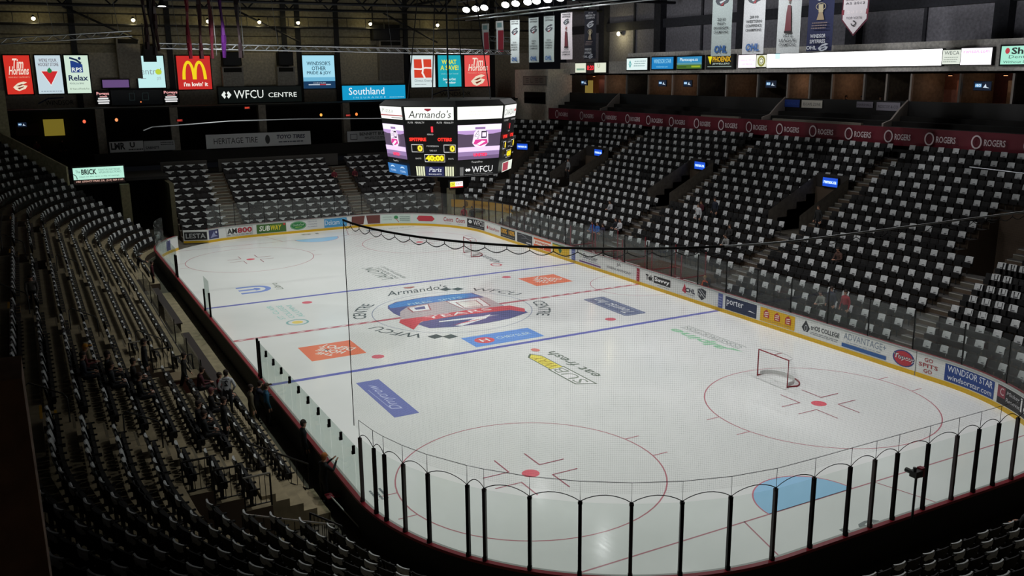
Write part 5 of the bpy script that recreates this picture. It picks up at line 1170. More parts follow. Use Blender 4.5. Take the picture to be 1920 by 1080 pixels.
# ------------------------------------------------------------------ right side: red band, suites, lit panels
t = thing('advertising_band', 'long dark red band with repeated white rings and words under the suites', 'banner', (28.35, 0, 8.45))
b = MB(); b.box(0, .2, -24, 37.4, 0, 1.12, mat('gloss', '#6a1024', 1, .5)); b.build('panel', None, t)
a = Art(lambda u, v, h: (-h, -u, v), P_MATTE, .004, .01)
for y, e in zip((36.03,31.3,27.4,23.5,20.33,17.07,13.75,10.74,7.57,4.37,1.16,-2.02,-5.23,-8.24,-11.4,-14.6,-17.8), (32.3,28.1,24.35,21.21,17.9,14.88,11.67,8.51,5.31,2.09,-1.05,-4.23,-7.26,-10.41,-13.56,-16.8,-20)):
    L = min(y - e, 2.5); e = y - L
    a.ring(-y+.36, .55, .34, .4, .09, '#e2d2d5', 20); a.ring(-y+.36, .55, .2, .24, .04, '#7a3040', 4)
    a.text('ROGERS', -y+.85, .36, -e, .74, '#e2d2d5', bold=.015)
a.build('lettering', t)
SUITE_Y = [39.4, 30.92, 27.3, 23.82, 20.27, 16.77, 13.19, 9.52, 6.3, 4.08, 1.96, -.88, -2.74, -4.67, -8.23, -11.71, -15.5, -19.5, -23.5]
WARM = mat('ground', '#6e4436', 1, .8); WARM2 = mat('ground', '#7a6a5a', 1, .8); WARM3 = mat('ground', '#4e2a28', 1, .8); POSTW = mat('matte', '#9a9088', 1, .6)
b = MB()
for k, (y1, y0) in enumerate(zip(SUITE_Y, SUITE_Y[1:])):
    b.box(34.3, 34.5, y0, y1, 9.4, 12.9, (WARM, WARM2, WARM3)[(k*2+k//3) % 3]); b.box(33.7, 34.3, y0+.35*(y1-y0), y0+.6*(y1-y0), 9.4, 12.4, (WARM3, WARM, WARM2)[k % 3])
struct(b.build('trim_24', None))['label'] = 'warm brown back walls of the suites'
for k, y in enumerate(SUITE_Y[1:-1]):
    wallbox('trim_%d' % (25+k), [(RX+.02, RX+.2, y-.07, y+.07, 10.2, 12.9, POSTW), (RX+.2, 34.4, y-.05, y+.05, 9.4, 12.9, WARM2)], 'thin pale post and party wall between two suites')
for k, (y, lb) in enumerate(((28.3,'far'), (6.4,'middle'), (-4.6,'near'))):
    b = MB(); pr = [(28.75,9.45),(28.75,9.75),(29.5,9.95),(30.2,10.6),(31.0,11.2),(31.0,9.45)]
    for dy in (-.07,.07): b.face([(x, y+dy, z) for x, z in pr], POSTW)
    for (x0,z0),(x1,z1) in zip(pr, pr[1:]): b.face([(x0,y-.07,z0),(x1,y-.07,z1),(x1,y+.07,z1),(x0,y+.07,z0)], POSTW)
    struct(b.build('trim_%d' % (43+k), None))['label'] = '%s swooping pale partition in front of the suites' % lb
b = MB()
for k in range(3): b.box(28.8+.75*k, 29.55+.75*k, -24, 39.4, 9.4, 9.55+.3*k, DARKW)
b.box(30.95, 31.05, -24, 39.4, 9.4, 11.1, mat('matte', '#0f0d0d', 1, .5)); b.box(28.35, 28.6, -3.2, 4.9, 9.57, 9.72, mat('matte', '#6d675c', 1, .7)); b.box(28.35, 28.6, 8.5, 13, 9.57, 9.7, mat('matte', '#6d675c', 1, .7))
struct(b.build('trim_46', None))['label'] = 'dark terraces and counter fronts of the suites'
for k, (y, p) in enumerate(((35.6,14), (29.2,10), (22.4,7), (18.8,8), (11,6), (5.2,8), (.5,9), (-6.2,6), (-10,5))):
    d_ = bpy.data.lights.new('suite_lamp', 'POINT'); d_.energy = p*2.2; d_.color = (1,.62,.4); d_.shadow_soft_size = .3; o = bpy.data.objects.new('suite_lamp', d_); COL.objects.link(o); o.location = (32.8, y, 12.3)
    t = thing('ceiling_lamp', 'small warm ceiling lamp inside the %s suite from the far end' % ordn(k+1), 'lamp', (32.8, y, 12.72)); b = MB(); b.cyl((0,0,.0), .16, .16, .1, 10, CAB); b.build('rim', None, t); b = MB(); b.cyl((0,0,-.02), .12, .12, .02, 10, mat('emit', '#ffb27a', 2)); b.build('lens', None, t)
for y0, lb in ((36.2,'farthest suite'), (23.0,'third suite from the far end'), (19.4,'fourth suite from the far end'), (9.2,'middle suites'), (-8.8,'near suites')): screen('small wall television lit blue in the %s' % lb, (31.6, y0, 11.85), (0,-1,0), (-1,0,0), 1.15, .52)
wallbox('door_1', [(33.5, 33.6, 37.0, 38.4, 9.5, 12.3, mat('emit', '#8f7a3a', .7))], 'yellow lit doorway in the farthest suite')
def rsign(name, label, y1, y0, z0, z1, art, bg, **kw): return sign(name, label, kw.pop('cat', 'sign'), (kw.pop('x', RX)-.25, y1, z0), (0,-1,0), (-1,0,0), y1-y0, z1-z0, art, bg, **kw)
rsign('clock_sign', 'small sign pair with a red lit clock between them', 36.0, 30.35, 13.12, 14.05, lambda a, w, h: (a.rect(.36*w, 0, .64*w, h, '#140606'), a.text('8:20', .4*w, .25*h, .62*w, .75*h, '#ff2a3a', bold=.03), a.rect(.05*w, .25*h, .32*w, .45*h, '#7da08c'), a.text('U', .74*w, .5*h, .82*w, .9*h, '#8f8a66')), '#dfe4cf', group='lit signs on the right fascia')
rsign('fascia_sign', 'white lit sign with a teal diamond on the right fascia', 26.86, 23.64, 13.33, 14.36, lambda a, w, h: (a.poly([(.1*w,.5*h),(.17*w,.85*h),(.24*w,.5*h),(.17*w,.15*h)], '#2f9a9a'), a.ell(.17*w, .5*h, .1, .14, '#c6ecec'), a.scribble(.4*w, .25*h, .95*w, .85*h, '#9ab4b6', 3, 2)), '#e2f4f2', group='lit signs on the right fascia')
rsign('fascia_sign', 'blue lit sign with pale capitals on the right fascia', 22.96, 19.82, 13.37, 14.39, lambda a, w, h: (a.text('WINDSOR STAR', .1*w, .48*h, .9*w, .85*h, '#9fdcf0'), a.text('windsorstar.com', .22*w, .12*h, .75*w, .3*h, '#7cc4e4')), '#1a7fc0', group='lit signs on the right fascia')
rsign('fascia_sign', 'blue and green lit landscape sign on the right fascia', 19.27, 16.0, 13.37, 14.37, lambda a, w, h: (a.rect(0, 0, w, .34*h, '#4a6e2a'), a.rect(.0, .34*h, w, .5*h, '#5a94a0'), a.text('Plantscape.ca', .12*w, .55*h, .85*w, .9*h, '#cfe8f0', bold=.02), a.rect(.6*w, .1*h, .95*w, .24*h, '#9ab02a'), a.rect(.05*w, .1*h, .4*w, .2*h, '#2c4a1a')), '#2f86b8', group='lit signs on the right fascia')
rsign('fascia_sign', 'black lit sign with yellow capitals on the right fascia', 15.38, 12.12, 13.37, 14.38, lambda a, w, h: (a.poly([(.05*w,.95*h),(.22*w,.95*h),(.15*w,.3*h)], '#e6d81e'), a.text('PHOENIX', .24*w, .5*h, .92*w, .92*h, '#d8a81e', bold=.03), a.text('JEWELLERS', .24*w, .26*h, .88*w, .42*h, '#c6d8cc'), a.rect(.05*w, .1*h, .95*w, .16*h, '#8a9a94')), '#10120e', group='lit signs on the right fascia')
rsign('fascia_sign', 'white lit panel with pink lines at the left end of the long display', 11.5, 9.5, 13.38, 14.36, lambda a, w, h: (a.text('ANNUAL SPECIAL', .12*w, .5*h, .95*w, .66*h, '#d8a0d8'), a.text('LIVE MEDIA', .18*w, .2*h, .8*w, .34*h, '#c890c8')), '#fdeefa', k=1.3, rim=.05, group='lit signs on the right fascia')
rsign('fascia_sign', 'white lit panel with an olive ring beside the long display', 9.45, 8.35, 13.42, 14.32, lambda a, w, h: (a.ring(.5*w, .5*h, .42, .42, .16, '#8a8a3a', 24), a.ring(.5*w, .5*h, .2, .2, .06, '#5a5a2a', 16)), '#e9ecd6', rim=.05, group='lit signs on the right fascia')
rsign('ribbon_display', 'long blank glowing white ribbon display on the right fascia', 8.3, -7.0, 13.36, 14.36, lambda a, w, h: (a.rect(.055*w, .62*h, .09*w, 1.0*h, '#8ad8f8'), a.line([(.86*w,.15*h),(.9*w,.25*h),(.905*w,.8*h)], .06, '#e6e6fa')), '#ffffff', k=3.0, cat='display', rim=.04)
rsign('fascia_sign', 'pale lit panel with thin dark capitals right of the long display', -7.05, -8.3, 13.43, 14.28, lambda a, w, h: (a.text('WECA', .1*w, .66*h, .92*w, .92*h, '#3c4848'), a.scribble(.12*w, .1*h, .9*w, .55*h, '#a2aaa0', 3, 3)), '#dfe6da', rim=.05, group='lit signs on the right fascia')
rsign('fascia_sign', 'white lit panel with pink lower-case address', -8.33, -10.36, 13.37, 14.35, lambda a, w, h: (a.text('rorison.com', .08*w, .7*h, .92*w, .9*h, '#e07ab8', bold=.01), a.text('eliteline', .2*w, .06*h, .92*w, .18*h, '#b8b8e0')), '#fff8fd', k=1.5, rim=.05, group='lit signs on the right fascia')
rsign('fascia_sign', 'mint lit sign with a red apple near the right frame edge', -10.95, -15.2, 13.37, 14.4, lambda a, w, h: (a.ell(.09*w, .74*h, .14, .17, '#b83a44'), a.text('Sherman', .15*w, .55*h, .8*w, .92*h, '#1a2624', bold=.03), a.text('Dental Centre', .12*w, .32*h, .8*w, .5*h, '#4c6a62'), a.text('Without Dental Care', .04*w, .06*h, .7*w, .2*h, '#2f4a42', shear=.2)), '#a8ead2', group='lit signs on the right fascia')
t = thing('wall_sign', 'grey framed wall sign of thin black capitals on the pale corner block', 'sign', (28.2, 42.6, 11.85)); b = MB(); b.box(0, .08, -5.0, 0, 0, .98, mat('matte', '#8d887f', 1, .7)); b.build('panel', None, t)
a = Art(lambda u, v, h: (-h, -u, v), P_MATTE, .004, .01); a.frame(.05, .05, 4.95, .93, .06, '#1e1e1e')
for k, ch in enumerate('ELEC'):
    x = .7+k*1.02
    if ch == 'E': [a.rect(x, v, x+.62, v+.07, '#222') for v in (.28,.47,.66)]
    elif ch == 'L': a.rect(x, .28, x+.07, .73, '#222'); a.rect(x, .28, x+.6, .35, '#222')
    else: a.rect(x, .28, x+.6, .35, '#222'); a.rect(x, .66, x+.6, .73, '#222'); a.rect(x, .28, x+.07, .73, '#222')
a.build('lettering', t)
wallbox('window_1', [(28.22, 28.3, 37.9, 42.4, 9.95, 11.15, mat('gloss', '#0d0f10', 1, .1))], 'dark booth window in the pale corner block')
for y1, y0, z0, z1, bg, lb, tx, tc in ((6.4,4.8,10.45,11.0,'#1d3a8a','blue banner on the suite counter','LIBERALS','#2f55a8'), (4.6,2.6,10.45,11.0,'#d8d2c6','pale banner on the suite counter beside the blue one','ESCAPE ZONE','#55504c'), (-.5,-1.9,10.6,11.0,'#8a8490','small grey banner on the suite counter','MARSHALL','#3a3640'), (-2.2,-4.1,10.45,11.0,'#928d98','large grey banner on the suite counter by the near partition','ROSCOE & CO','#3a3844')):
    rsign('counter_banner', lb, y1, y0, z0, z1, lambda a, w, h: a.text(tx, .08*w, .3*h, .92*w, .65*h, tc), bg, lit=False, x=31.15, depth=.03, rim=.01, cat='banner', group='banners on the suite counters', step=.004)
# blue screens over the stairwells of the right tier
for k, (s, lb) in enumerate(((S_A1+1.0*scale(S_A1,12), 'first'), (21.3, 'second'), (7.6, 'third'), (-5.0, 'fourth'))):
    p = P(s, off(13)-.64); h = heading(s); N_ = Vector((-math.cos(h), -math.sin(h), 0)); U_ = Vector((math.sin(h), -math.cos(h), 0)); o_ = p - U_*.6 + Vector((0,0,6.0))
    sign('stairwell_screen', 'bright blue screen over the %s stairwell from the far end of the right tier' % lb, 'screen', tuple(o_ + N_*.12), tuple(U_), tuple(N_), 1.2, .55, lambda a, w, hh: (a.rect(0, .3*hh, w, .7*hh, '#2a6ae0'), a.text('remax.ca', .08*w, .34*hh, .92*w, .64*hh, '#dff2ff', bold=.03)), '#1648c0', 1.25, .1, True, 'blue stairwell screens', .04, .004)
    b = MB(); kk = scale(s, 12)
    for a_, e_ in zip(span(s-1.3*kk, s+1.3*kk, .6), span(s-1.3*kk, s+1.3*kk, .6)[1:]):
        b.face([P(a_,off(12)+.2,5.2),P(e_,off(12)+.2,5.2),P(e_,off(12)+.2,6.75),P(a_,off(12)+.2,6.75)], mat('matte', '#2a2522', 1, .8)); b.face([P(a_,off(8)-.6,tread(7)),P(e_,off(8)-.6,tread(7)),P(e_,off(12)+.2,tread(7)),P(a_,off(12)+.2,tread(7))], CONC_D)
    for e in (s-1.3*kk, s+1.3*kk):
        b.face([P(e,off(8)-.6,tread(7)),P(e,off(12)+.2,tread(7)),P(e,off(12)+.2,tread(13)+.75),P(e,off(8)-.6,tread(8)+.95)], mat('ground', '#6f675c', 1, .7))
    struct(b.build('trim_%d' % (50+k), None))['label'] = '%s stairwell opening of the right tier' % lb
# advert band and glass front of the far right corner rows
a0, a1 = 22.5, S_FR + RC*RAD(40)
b = MB()
for e, f in zip(span(a0, a1, .7), span(a0, a1, .7)[1:]):
    b.face([P(e,3.2,0),P(f,3.2,0),P(f,3.2,1.35),P(e,3.2,1.35)], mat('ground', '#9c9478', 1, .8)); b.face([P(e,3.2,2.02),P(f,3.2,2.02),P(f,3.36,2.02),P(e,3.36,2.02)], mat('matte', '#2a1410', 1, .7))
struct(b.build('trim_54', None))['label'] = 'tan retaining wall below the far right corner rows'
t = thing('advertising_band', 'ochre advertising band on the wall of the far right corner', 'banner', (0,0,0)); b = MB()
for e, f in zip(span(a0, a1, .7), span(a0, a1, .7)[1:]): b.face([P(e,3.17,1.3),P(f,3.17,1.3),P(f,3.17,2.0),P(e,3.17,2.0)], mat('matte', '#b98a2c', 1, .6))
b.build('panel', None, t)
a = Art(lambda u, v, h: tuple(P(a1-u*.72, 3.16-h, 1.3+v)), P_MATTE, .004, .006); a.ell(1.6, .35, .2, .26, '#6a4a16'); a.text('Nature Fresh', 2.2, .2, 4.3, .52, '#8a5a20', shear=.2); a.text('Farms', 6.2, .2, 7.6, .5, '#8a4a1a', shear=.2); a.build('lettering', t)

# ------------------------------------------------------------------ centre-hung scoreboard
ROT = RAD(3.5); AP0, AP1, ZT, ZB = 3.46, 3.0, 11.58, 7.93
t = thing('centre_scoreboard', 'eight-sided centre-hung scoreboard with lit faces above centre ice', 'scoreboard', (.1, 0, 0))
def octp(ap, ang, side): r = ap/math.cos(PI/8); a = ang + side*PI/8; return Vector((r*math.cos(a), r*math.sin(a), 0))
b = MB()
rings = [(AP1-.12, ZB), (AP1, ZB+.05), (AP0, ZT), (AP0-.3, ZT+.25)]
for (r0, z0), (r1, z1) in zip(rings, rings[1:]):
    for k in range(8):
        g = ROT + k*PI/4; p = [octp(r0,g,-1)+Vector((0,0,z0)), octp(r0,g,1)+Vector((0,0,z0)), octp(r1,g,1)+Vector((0,0,z1)), octp(r1,g,-1)+Vector((0,0,z1))]; b.face([tuple(q) for q in p], mat('matte', '#0c0c0e', 1, .5))
for r_, z_, fl in ((AP1-.12, ZB, 0), (AP0-.3, ZT+.25, 1)): b.face([tuple(octp(r_, ROT+k*PI/4, 1)+Vector((0,0,z_))) for k in range(8)][::1 if fl else -1], mat('matte', '#0c0c0e', 1, .5))
b.build('housing', None, t)
b = MB(); 
for k in range(4): g = PI/4+k*PI/2; b.tube([(2.4*math.cos(g), 2.4*math.sin(g), ZT+.2), (1.0*math.cos(g), 1.0*math.sin(g), 21.5)], .03, 5, STEELD)
b.tube([(0,0,ZT+.2),(0,0,21.5)], .05, 6, STEELD); b.build('hanger', None, t)
def oface(k):
    g = ROT + k*PI/4; bl, br, tl, tr = octp(AP1,g,-1), octp(AP1,g,1), octp(AP0,g,-1), octp(AP0,g,1); n = Vector((math.cos(g), math.sin(g), -(AP0-AP1)/(ZT-ZB))).normalized()
    def f(u, v, h):
        lo_ = bl.lerp(br, u); hi = tl.lerp(tr, u); p = lo_.lerp(hi, v) + Vector((0,0,ZB+(ZT-ZB)*v)) + n*h; return tuple(p)
    return f
WHT, GRY = '#f2f4ee', '#b8b8b6'
def seg_frame(a, u0, v0, u1, v1): a.frame(u0, v0, u1, v1, .008, '#cfcfcf')
def score_face(a, top, lam, bottom):
    a.rect(.04, .81, .96, .985, '#eef2ea'); top(a)
    for u in (.08, .64): a.text('PLYR', u, .76, u+.1, .785, GRY); a.text('PENALTY', u+.14, .76, u+.32, .785, GRY)
    a.text('1', .52, .64, .56, .72, '#ff3040', bold=.06); a.text('PERIOD', .44, .6, .56, .62, GRY)
    a.text('SPITFIRE', .07, .515, .41, .565, '#ff3428', bold=.05); a.text('OTTERS', .64, .515, .92, .565, '#ff3428', bold=.05)
    for u in (.1, .76): seg_frame(a, u, .36, u+.24, .47); a.rect(u+.11, .365, u+.235, .465, '#3c3206'); a.text('0', u+.125, .372, u+.225, .46, '#ffe23c', bold=.05)
    a.text('POSSESSION', .42, .44, .66, .46, GRY); a.text('TIME OUT', .47, .375, .62, .395, GRY)
    seg_frame(a, .36, .225, .78, .335); a.rect(.44, .23, .775, .33, '#4a3c06'); a.text('40:00', .38, .24, .765, .322, '#ffe41e', bold=.06); a.text('SHOTS', .17, .265, .29, .285, GRY); a.text('SHOTS', .85, .265, .96, .285, GRY); bottom(a)
def top_arm(a): a.text("Armando's", .1, .835, .9, .94, '#232326', shear=.3); a.poly([(.42,.965),(.54,.965),(.54,.945),(.48,.925),(.42,.945)], '#8a2a38')
def bot_par(a):
    for k in range(4): a.rect(.16+.05*k, .03, .195+.05*k, .165, '#cfd2b0'); a.rect(.78+.05*k, .03, .815+.05*k, .165, '#cfd2b0')
    a.rect(.36, .03, .76, .165, '#1c2048'); a.text('Paris', .44, .09, .7, .15, '#dfe2ea', shear=.3); a.text('BANQUETS', .43, .045, .7, .065, '#dfe2ea')
def top_can(a): a.text('CANADIAN', .08, .84, .84, .93, '#7d7d80', bold=.01); a.ell(.88, .9, .05, .02, '#c23a40')
def bot_pnk(a): a.rect(.08, .03, .95, .17, '#d6dccf'); a.rect(.12, .04, .6, .16, '#9a3a48')
def video_face(a, top, bottom):
    a.rect(.0+.03, .81, .97, .985, '#f8fbf2'); top(a)
    a.rect(.03, .25, .97, .735, '#4f4056'); a.rect(.03, .655, .97, .735, '#f6e6ff'); a.poly([(.03,.655),(.97,.655),(.97,.62),(.8,.6),(.2,.6),(.03,.62)], '#b492c8'); a.rect(.4, .67, .62, .7, '#8a6a9c')
    a.rect(.03, .25, .97, .41, '#8d74a0'); a.rect(.03, .36, .97, .425, '#e4ccf4'); a.rect(.03, .25, .97, .3, '#6a5478')
    a.poly([(.34,.48),(.38,.63),(.44,.665),(.6,.665),(.68,.62),(.7,.48),(.62,.425),(.5,.415),(.4,.43)], '#f6e0fa'); a.text('4', .39, .54, .49, .65, '#2c2434', bold=.03); a.text('4', .4, .55, .48, .64, '#fdf6ff'); a.frame(.53, .545, .65, .645, .02, '#2c2434'); a.poly([(.36,.47),(.4,.53),(.66,.53),(.68,.47),(.52,.435)], '#d03a8c'); a.poly([(.42,.46),(.55,.51),(.63,.5),(.5,.45)], '#fbe6fb')
    a.text('UNITED', .37, .29, .68, .335, '#ff2a58', bold=.06); a.text('TeamPro', .32, .2, .58, .225, GRY, shear=.1); bottom(a)
def top_ins(a): a.text('INSURANCE', .28, .905, .74, .93, '#cfd2c6'); a.text('AMERICA', .25, .865, .72, .89, '#d8dacf')
def bot_wf(a):
    a.text('WFCU', .34, .06, .83, .15, '#dcdcdc'); a.text('Windsor Family Credit Union', .17, .03, .84, .048, '#8c8c8c'); [a.rect(.06+.03*k, .03, .07+.03*k, .15, '#9a9a9a') for k in range(3)]
    for k in (-1, 1): a.poly([(.24+k*.025-.04,.105),(.24+k*.025,.08),(.24+k*.025+.04,.105),(.24+k*.025,.13)], '#dcdcdc')
def top_mot(a): a.text('Pizza', .1, .9, .6, .96, '#9aa29a', shear=.3); a.rect(.02, .855, .98, .87, '#9c3a40'); a.rect(.5, .825, .96, .84, '#8a8a8a')
def bot_blue(a): a.rect(.02, .02, .97, .165, '#2c6aa8'); [(a.ring(u, .11, .1, .03, .02, '#b9d4ec', 12, 0, PI), a.text('TOWN', u-.13, .05, u+.13, .08, '#b9d4ec')) for u in (.25, .74)]
for k, f in ((5, lambda a: score_face(a, top_arm, 0, bot_par)), (6, lambda a: video_face(a, top_ins, bot_wf)), (4, lambda a: video_face(a, top_mot, bot_blue)), (7, lambda a: score_face(a, top_can, 0, bot_pnk))):
    a = Art(oface(k), P_EMIT(1.25), .004, .015); f(a); o = a.build('video_face' if k in (4, 6) else 'score_face', t)
    o['label'] = {5:'score face with red team names and yellow 40:00 clock', 6:'video face with a purple picture over white capitals', 4:'left edge-on video face with a blue foot panel', 7:'right edge-on score face with a pale foot panel'}[k]

# ------------------------------------------------------------------ rigging, floodlights, streamers, banners
SILV = mat('metal', '#c4c8cc', 1, .4)
def rig(label, p0, p1, hgt, n, m=SILV, drop=None):
    t = thing('rigging_truss', label, 'truss', p0); d = Vector(p1)-Vector(p0); L = d.length; d.normalize(); s_ = Vector((-d.y, d.x, 0)).normalized()*hgt*.5; b = MB(); z = Vector((0,0,hgt))
    for o_ in (-s_, s_):
        for zz in (Vector(), z): b.tube([tuple(o_+zz), tuple(o_+zz+d*L)], .035, 5, m)
    b.build('chord', None, t); b = MB()
    for k in range(n):
        for o_ in (-s_, s_): b.tube([tuple(o_+d*L*k/n), tuple(o_+z+d*L*(k+.5)/n), tuple(o_+d*L*(k+1)/n)], .02, 4, m)
    b.build('lacing', None, t)
    if drop:
        b = MB()
        for f in drop: b.tube([tuple(d*L*f+z), tuple(d*L*f+Vector((-.5,0,21-p0[2])))], .015, 4, STEEL)
        b.build('hanging_wire', None, t)
rig('long silver truss hanging level in front of the far signs', (-11.8, 20, 14.98), (14.6, 20, 14.58), .33, 34, drop=(.05, .3, .62, .93))
rig('short bright end of a second silver truss at upper left', (-21, 20, 15.2), (-13.4, 20, 15.75), .33, 9, drop=(.4, .9))
rig('short piece of silver truss near the right end of the long one', (19.3, 34, 16.2), (22.0, 33, 16.0), .4, 4, drop=(.5,))
FL_Y = (19.4,18.0,16.8,13.7,12.4,10.9,9.9,8.6,7.2,5.8,4.4)
for k, y in enumerate(FL_Y):
    t = thing('floodlight', 'bright floodlight on the ceiling rig, %s from the left' % ordn(k+1), 'floodlight', (10.6+.12*k, y, 18.2), 0, 'floodlights over the right of the ice')
    ax = Vector((-.42, -.45, -.7)).normalized(); b = MB(); b.cyl(tuple(-ax*.0), .12, .3, .45, 14, STEELD, tuple(ax)); b.build('housing', None, t)
    b = MB(); b.cyl(tuple(ax*.452), .28, .28, .02, 14, mat('emit', '#ffffff' if k % 3 else '#f2fff2', 9), tuple(ax)); b.build('lens', None, t)
    b = MB(); b.box(-.03,.03,-.25,.25,.0,.06,STEELD); b.box(-.03,.03,-.03,.03,.0,.6,STEELD); b.build('bracket', None, t)
b = MB()
for x, z in ((10.6, 18.55), (10.2, 17.3), (11.2, 17.2)): b.tube([(x,21,z),(x+.9,4,z),(x+1.5,-8,z)], .05, 6, SILV)
tag(b.build('lighting_pipe', None), 'grey lighting pipes carrying the floodlights', 'pipe')
for sx, lb in ((-1, 'left'),):
    for k in range(7):
        t = thing('floodlight', 'floodlight above the left half of the ice, %s from the near end' % ordn(k+1), 'floodlight', (sx*10.6, -25.5+8.5*k, 18.1), 0, 'floodlights over the left of the ice'); b = MB(); b.cyl((0,0,.4), .1, .3, .45, 12, STEELD, (0,0,-1)); b.build('housing', None, t); b = MB(); b.cyl((0,0,-.06), .27, .27, .02, 12, mat('emit', '#ffffff', 9), (0,0,-1)); b.build('lens', None, t)
for k, (x, z0, c, lb) in enumerate(((-12.6,14.9,'#2a1a1c','dark brown streamer, first of the left trio'), (-12.2,14.55,'#1e1618','near black streamer in the middle of the left trio'), (-11.95,14.8,'#33201f','brown streamer, last of the left trio'), (-9.95,14.3,'#6a1626','crimson streamer over the red sign'), (-9.2,14.3,'#2e1216','dark maroon streamer over the yellow arches'), (-8.5,14.3,'#4e1a26','wine streamer with a silver cord over the red sign'), (-7.75,14.35,'#45195a','purple streamer right of the red sign'), (-6.68,14.35,'#2a2024','dark streamer with a silver cord, rightmost of the hanging group'))):
    t = thing('hanging_streamer', lb, 'streamer', (x, 19.3, z0), 0, 'streamers hung from the roof'); b = MB(); H = 21.3-z0; n = 14; M_ = mat('gloss', c, 1, .35)
    for q in range(n):
        a_, e_ = q/n, (q+1)/n; f = lambda s_: (.045*math.sin(9*s_+k), .05*math.cos(7*s_+k), H*s_)
        p, r_ = f(a_), f(e_); wq = lambda s_: .13+.04*math.sin(13*s_+2*k)
        b.tube([p, r_], [wq(a_), wq(e_)], 5, M_, False)
    b.build('ribbon', None, t)
    if 'cord' in lb: b = MB(); b.tube([(.2,-.2,.2),(.15,-.2,H)], .022, 5, SILV); b.build('cord', None, t)
def banner(label, y, z1, z0, x, w_, bg, art, point=False):
    g = RAD(14); U = Vector((math.sin(g), -math.cos(g), 0)); N = Vector((-math.cos(g), -math.sin(g), 0)); H = z1-z0
    o_ = Vector((x, y, z0)) - U*w_/2; t = thing('championship_banner', label, 'banner', tuple(o_), 0, 'banners hung over the right tier'); wav = lambda u, v: .04*math.sin(v*1.3+y)*math.sin(u*2)
    fn = lambda u, v, h: tuple(U*u + Vector((0,0,v)) + N*(h + wav(u, v)))
    a = Art(fn, lambda c: mat('cloth', c, 1, .8), .004, 0); n = 10
    if point: a.poly([(0,.8),(w_/2,0),(w_,.8),(w_,H),(0,H)], bg)
    else:
        a.up()
        for k in range(n): a.poly([(0,H*k/n),(w_,H*k/n),(w_,H*(k+1)/n),(0,H*(k+1)/n)], bg, True)
    a.build('cloth', t); a = Art(fn, P_MATTE, .006, .02); art(a, w_, H); a.build('lettering', t)
    b = MB(); b.tube([tuple(Vector((0,0,H))-U*.05), tuple(U*(w_+.05)+Vector((0,0,H)))], .03, 6, STEELD)
    for u in (.1, w_-.1): b.tube([tuple(U*u+Vector((0,0,H))), tuple(U*u+Vector((0,0,21.4-z0)))], .012, 4, STEELD)
    b.build('hanging_rod', None, t)
def champ(l3, ltr=True, trophy=False):
    def f(a, w, h):
        a.text('WINDSOR', .14*w, .94*h, .86*w, .975*h, '#33363a', bold=.02); a.text('SPITFIRES', .14*w, .89*h, .86*w, .925*h, '#33363a', bold=.02)
        emblem(a, .5*w, .73*h if not trophy else .8*h, .36*w if not trophy else .26*w, '#454a52', '#c9d0d2'); a.poly([(.42*w,.655*h),(.6*w,.7*h),(.55*w,.65*h)], '#a8353f')
        if trophy: a.poly([(.46*w,.62*h),(.54*w,.62*h),(.52*w,.7*h),(.5*w,.74*h)], '#6a6058'); a.poly([(.36*w,.27*h),(.64*w,.27*h),(.6*w,.5*h),(.56*w,.6*h),(.44*w,.6*h),(.4*w,.5*h)], '#6e3038'); a.rect(.34*w, .25*h, .66*w, .28*h, '#2a2022')
        v = .46 if not trophy else .2
        for k, s_ in enumerate(l3): q = .3 if len(s_) < 6 else .14; a.text(s_, q*w, (v-.055*k)*h, (1-q)*w, (v-.055*k+.035)*h, '#33363a', bold=.01)
        if not trophy: a.text('OHL', .18*w, .04*h, .82*w, .14*h, '#3f6aa8', shear=.1, bold=.04)
    return f
def darkban(a, w, h):
    a.text('2010', .3*w, .95*h, .7*w, .975*h, '#c9ccd2'); a.text('MEMORIAL CUP', .1*w, .885*h, .9*w, .93*h, '#c9ccd2', bold=.02); a.text('CHAMPIONS', .14*w, .84*h, .86*w, .875*h, '#c9ccd2', bold=.02); emblem(a, .5*w, .72*h, .3*w, '#b9bec8', '#262a44')
    a.rect(.42*w, .5*h, .6*w, .6*h, '#b4a888'); a.ring(.51*w, .57*h, .2*w, .05*h, .03, '#b4a888', 12); a.poly([(.36*w,.4*h),(.66*w,.4*h),(.58*w,.5*h),(.44*w,.5*h)], '#a08c70'); a.scribble(.2*w, .28*h, .8*w, .38*h, '#7a6a68', 3, 3); a.text('WINDSOR', .2*w, .17*h, .8*w, .22*h, '#c9ccd2', bold=.02); a.text('SPITFIRES', .2*w, .1*h, .8*w, .15*h, '#c9ccd2', bold=.02); a.text('OHL', .08*w, .02*h, .48*w, .07*h, '#c9ccd2', bold=.03); emblem(a, .74*w, .045*h, .2*w, '#b9bec8', '#262a44')
def vote(a, w, h):
    a.poly([(.05*w,.84),(.5*w,.1),(.95*w,.84),(.95*w,h-.05),(.05*w,h-.05)], '#cfc8cc'); a.rect(0, .34*h, w, .42*h, '#7a1c30'); a.text('2012', .2*w, .355*h, .8*w, .405*h, '#e0d6d8', spacing=1.4, bold=.03); a.ell(.3*w, .88*h, .15*w, .05*h, '#2a262c'); a.ell(.62*w, .88*h, .15*w, .05*h, '#2a262c'); a.rect(.35*w, .75*h, .65*w, .83*h, '#4a464e')
    for k, s_ in enumerate(('GREATEST GOALIE', 'DECADE AS NOTED', 'AS 2012')): a.text(s_, .14*w, (.62-.06*k)*h, .86*w, (.655-.06*k)*h, '#3a3640')
    a.text('TOP VOTE', .2*w, .27*h, .8*w, .305*h, '#3a3640'); a.ring(.5*w, .2*h, .14, .14, .05, '#1e1c22', 12, PI, 2.6*PI)
BW, BGRN = '#cdd2d2', '#b9c6c4'
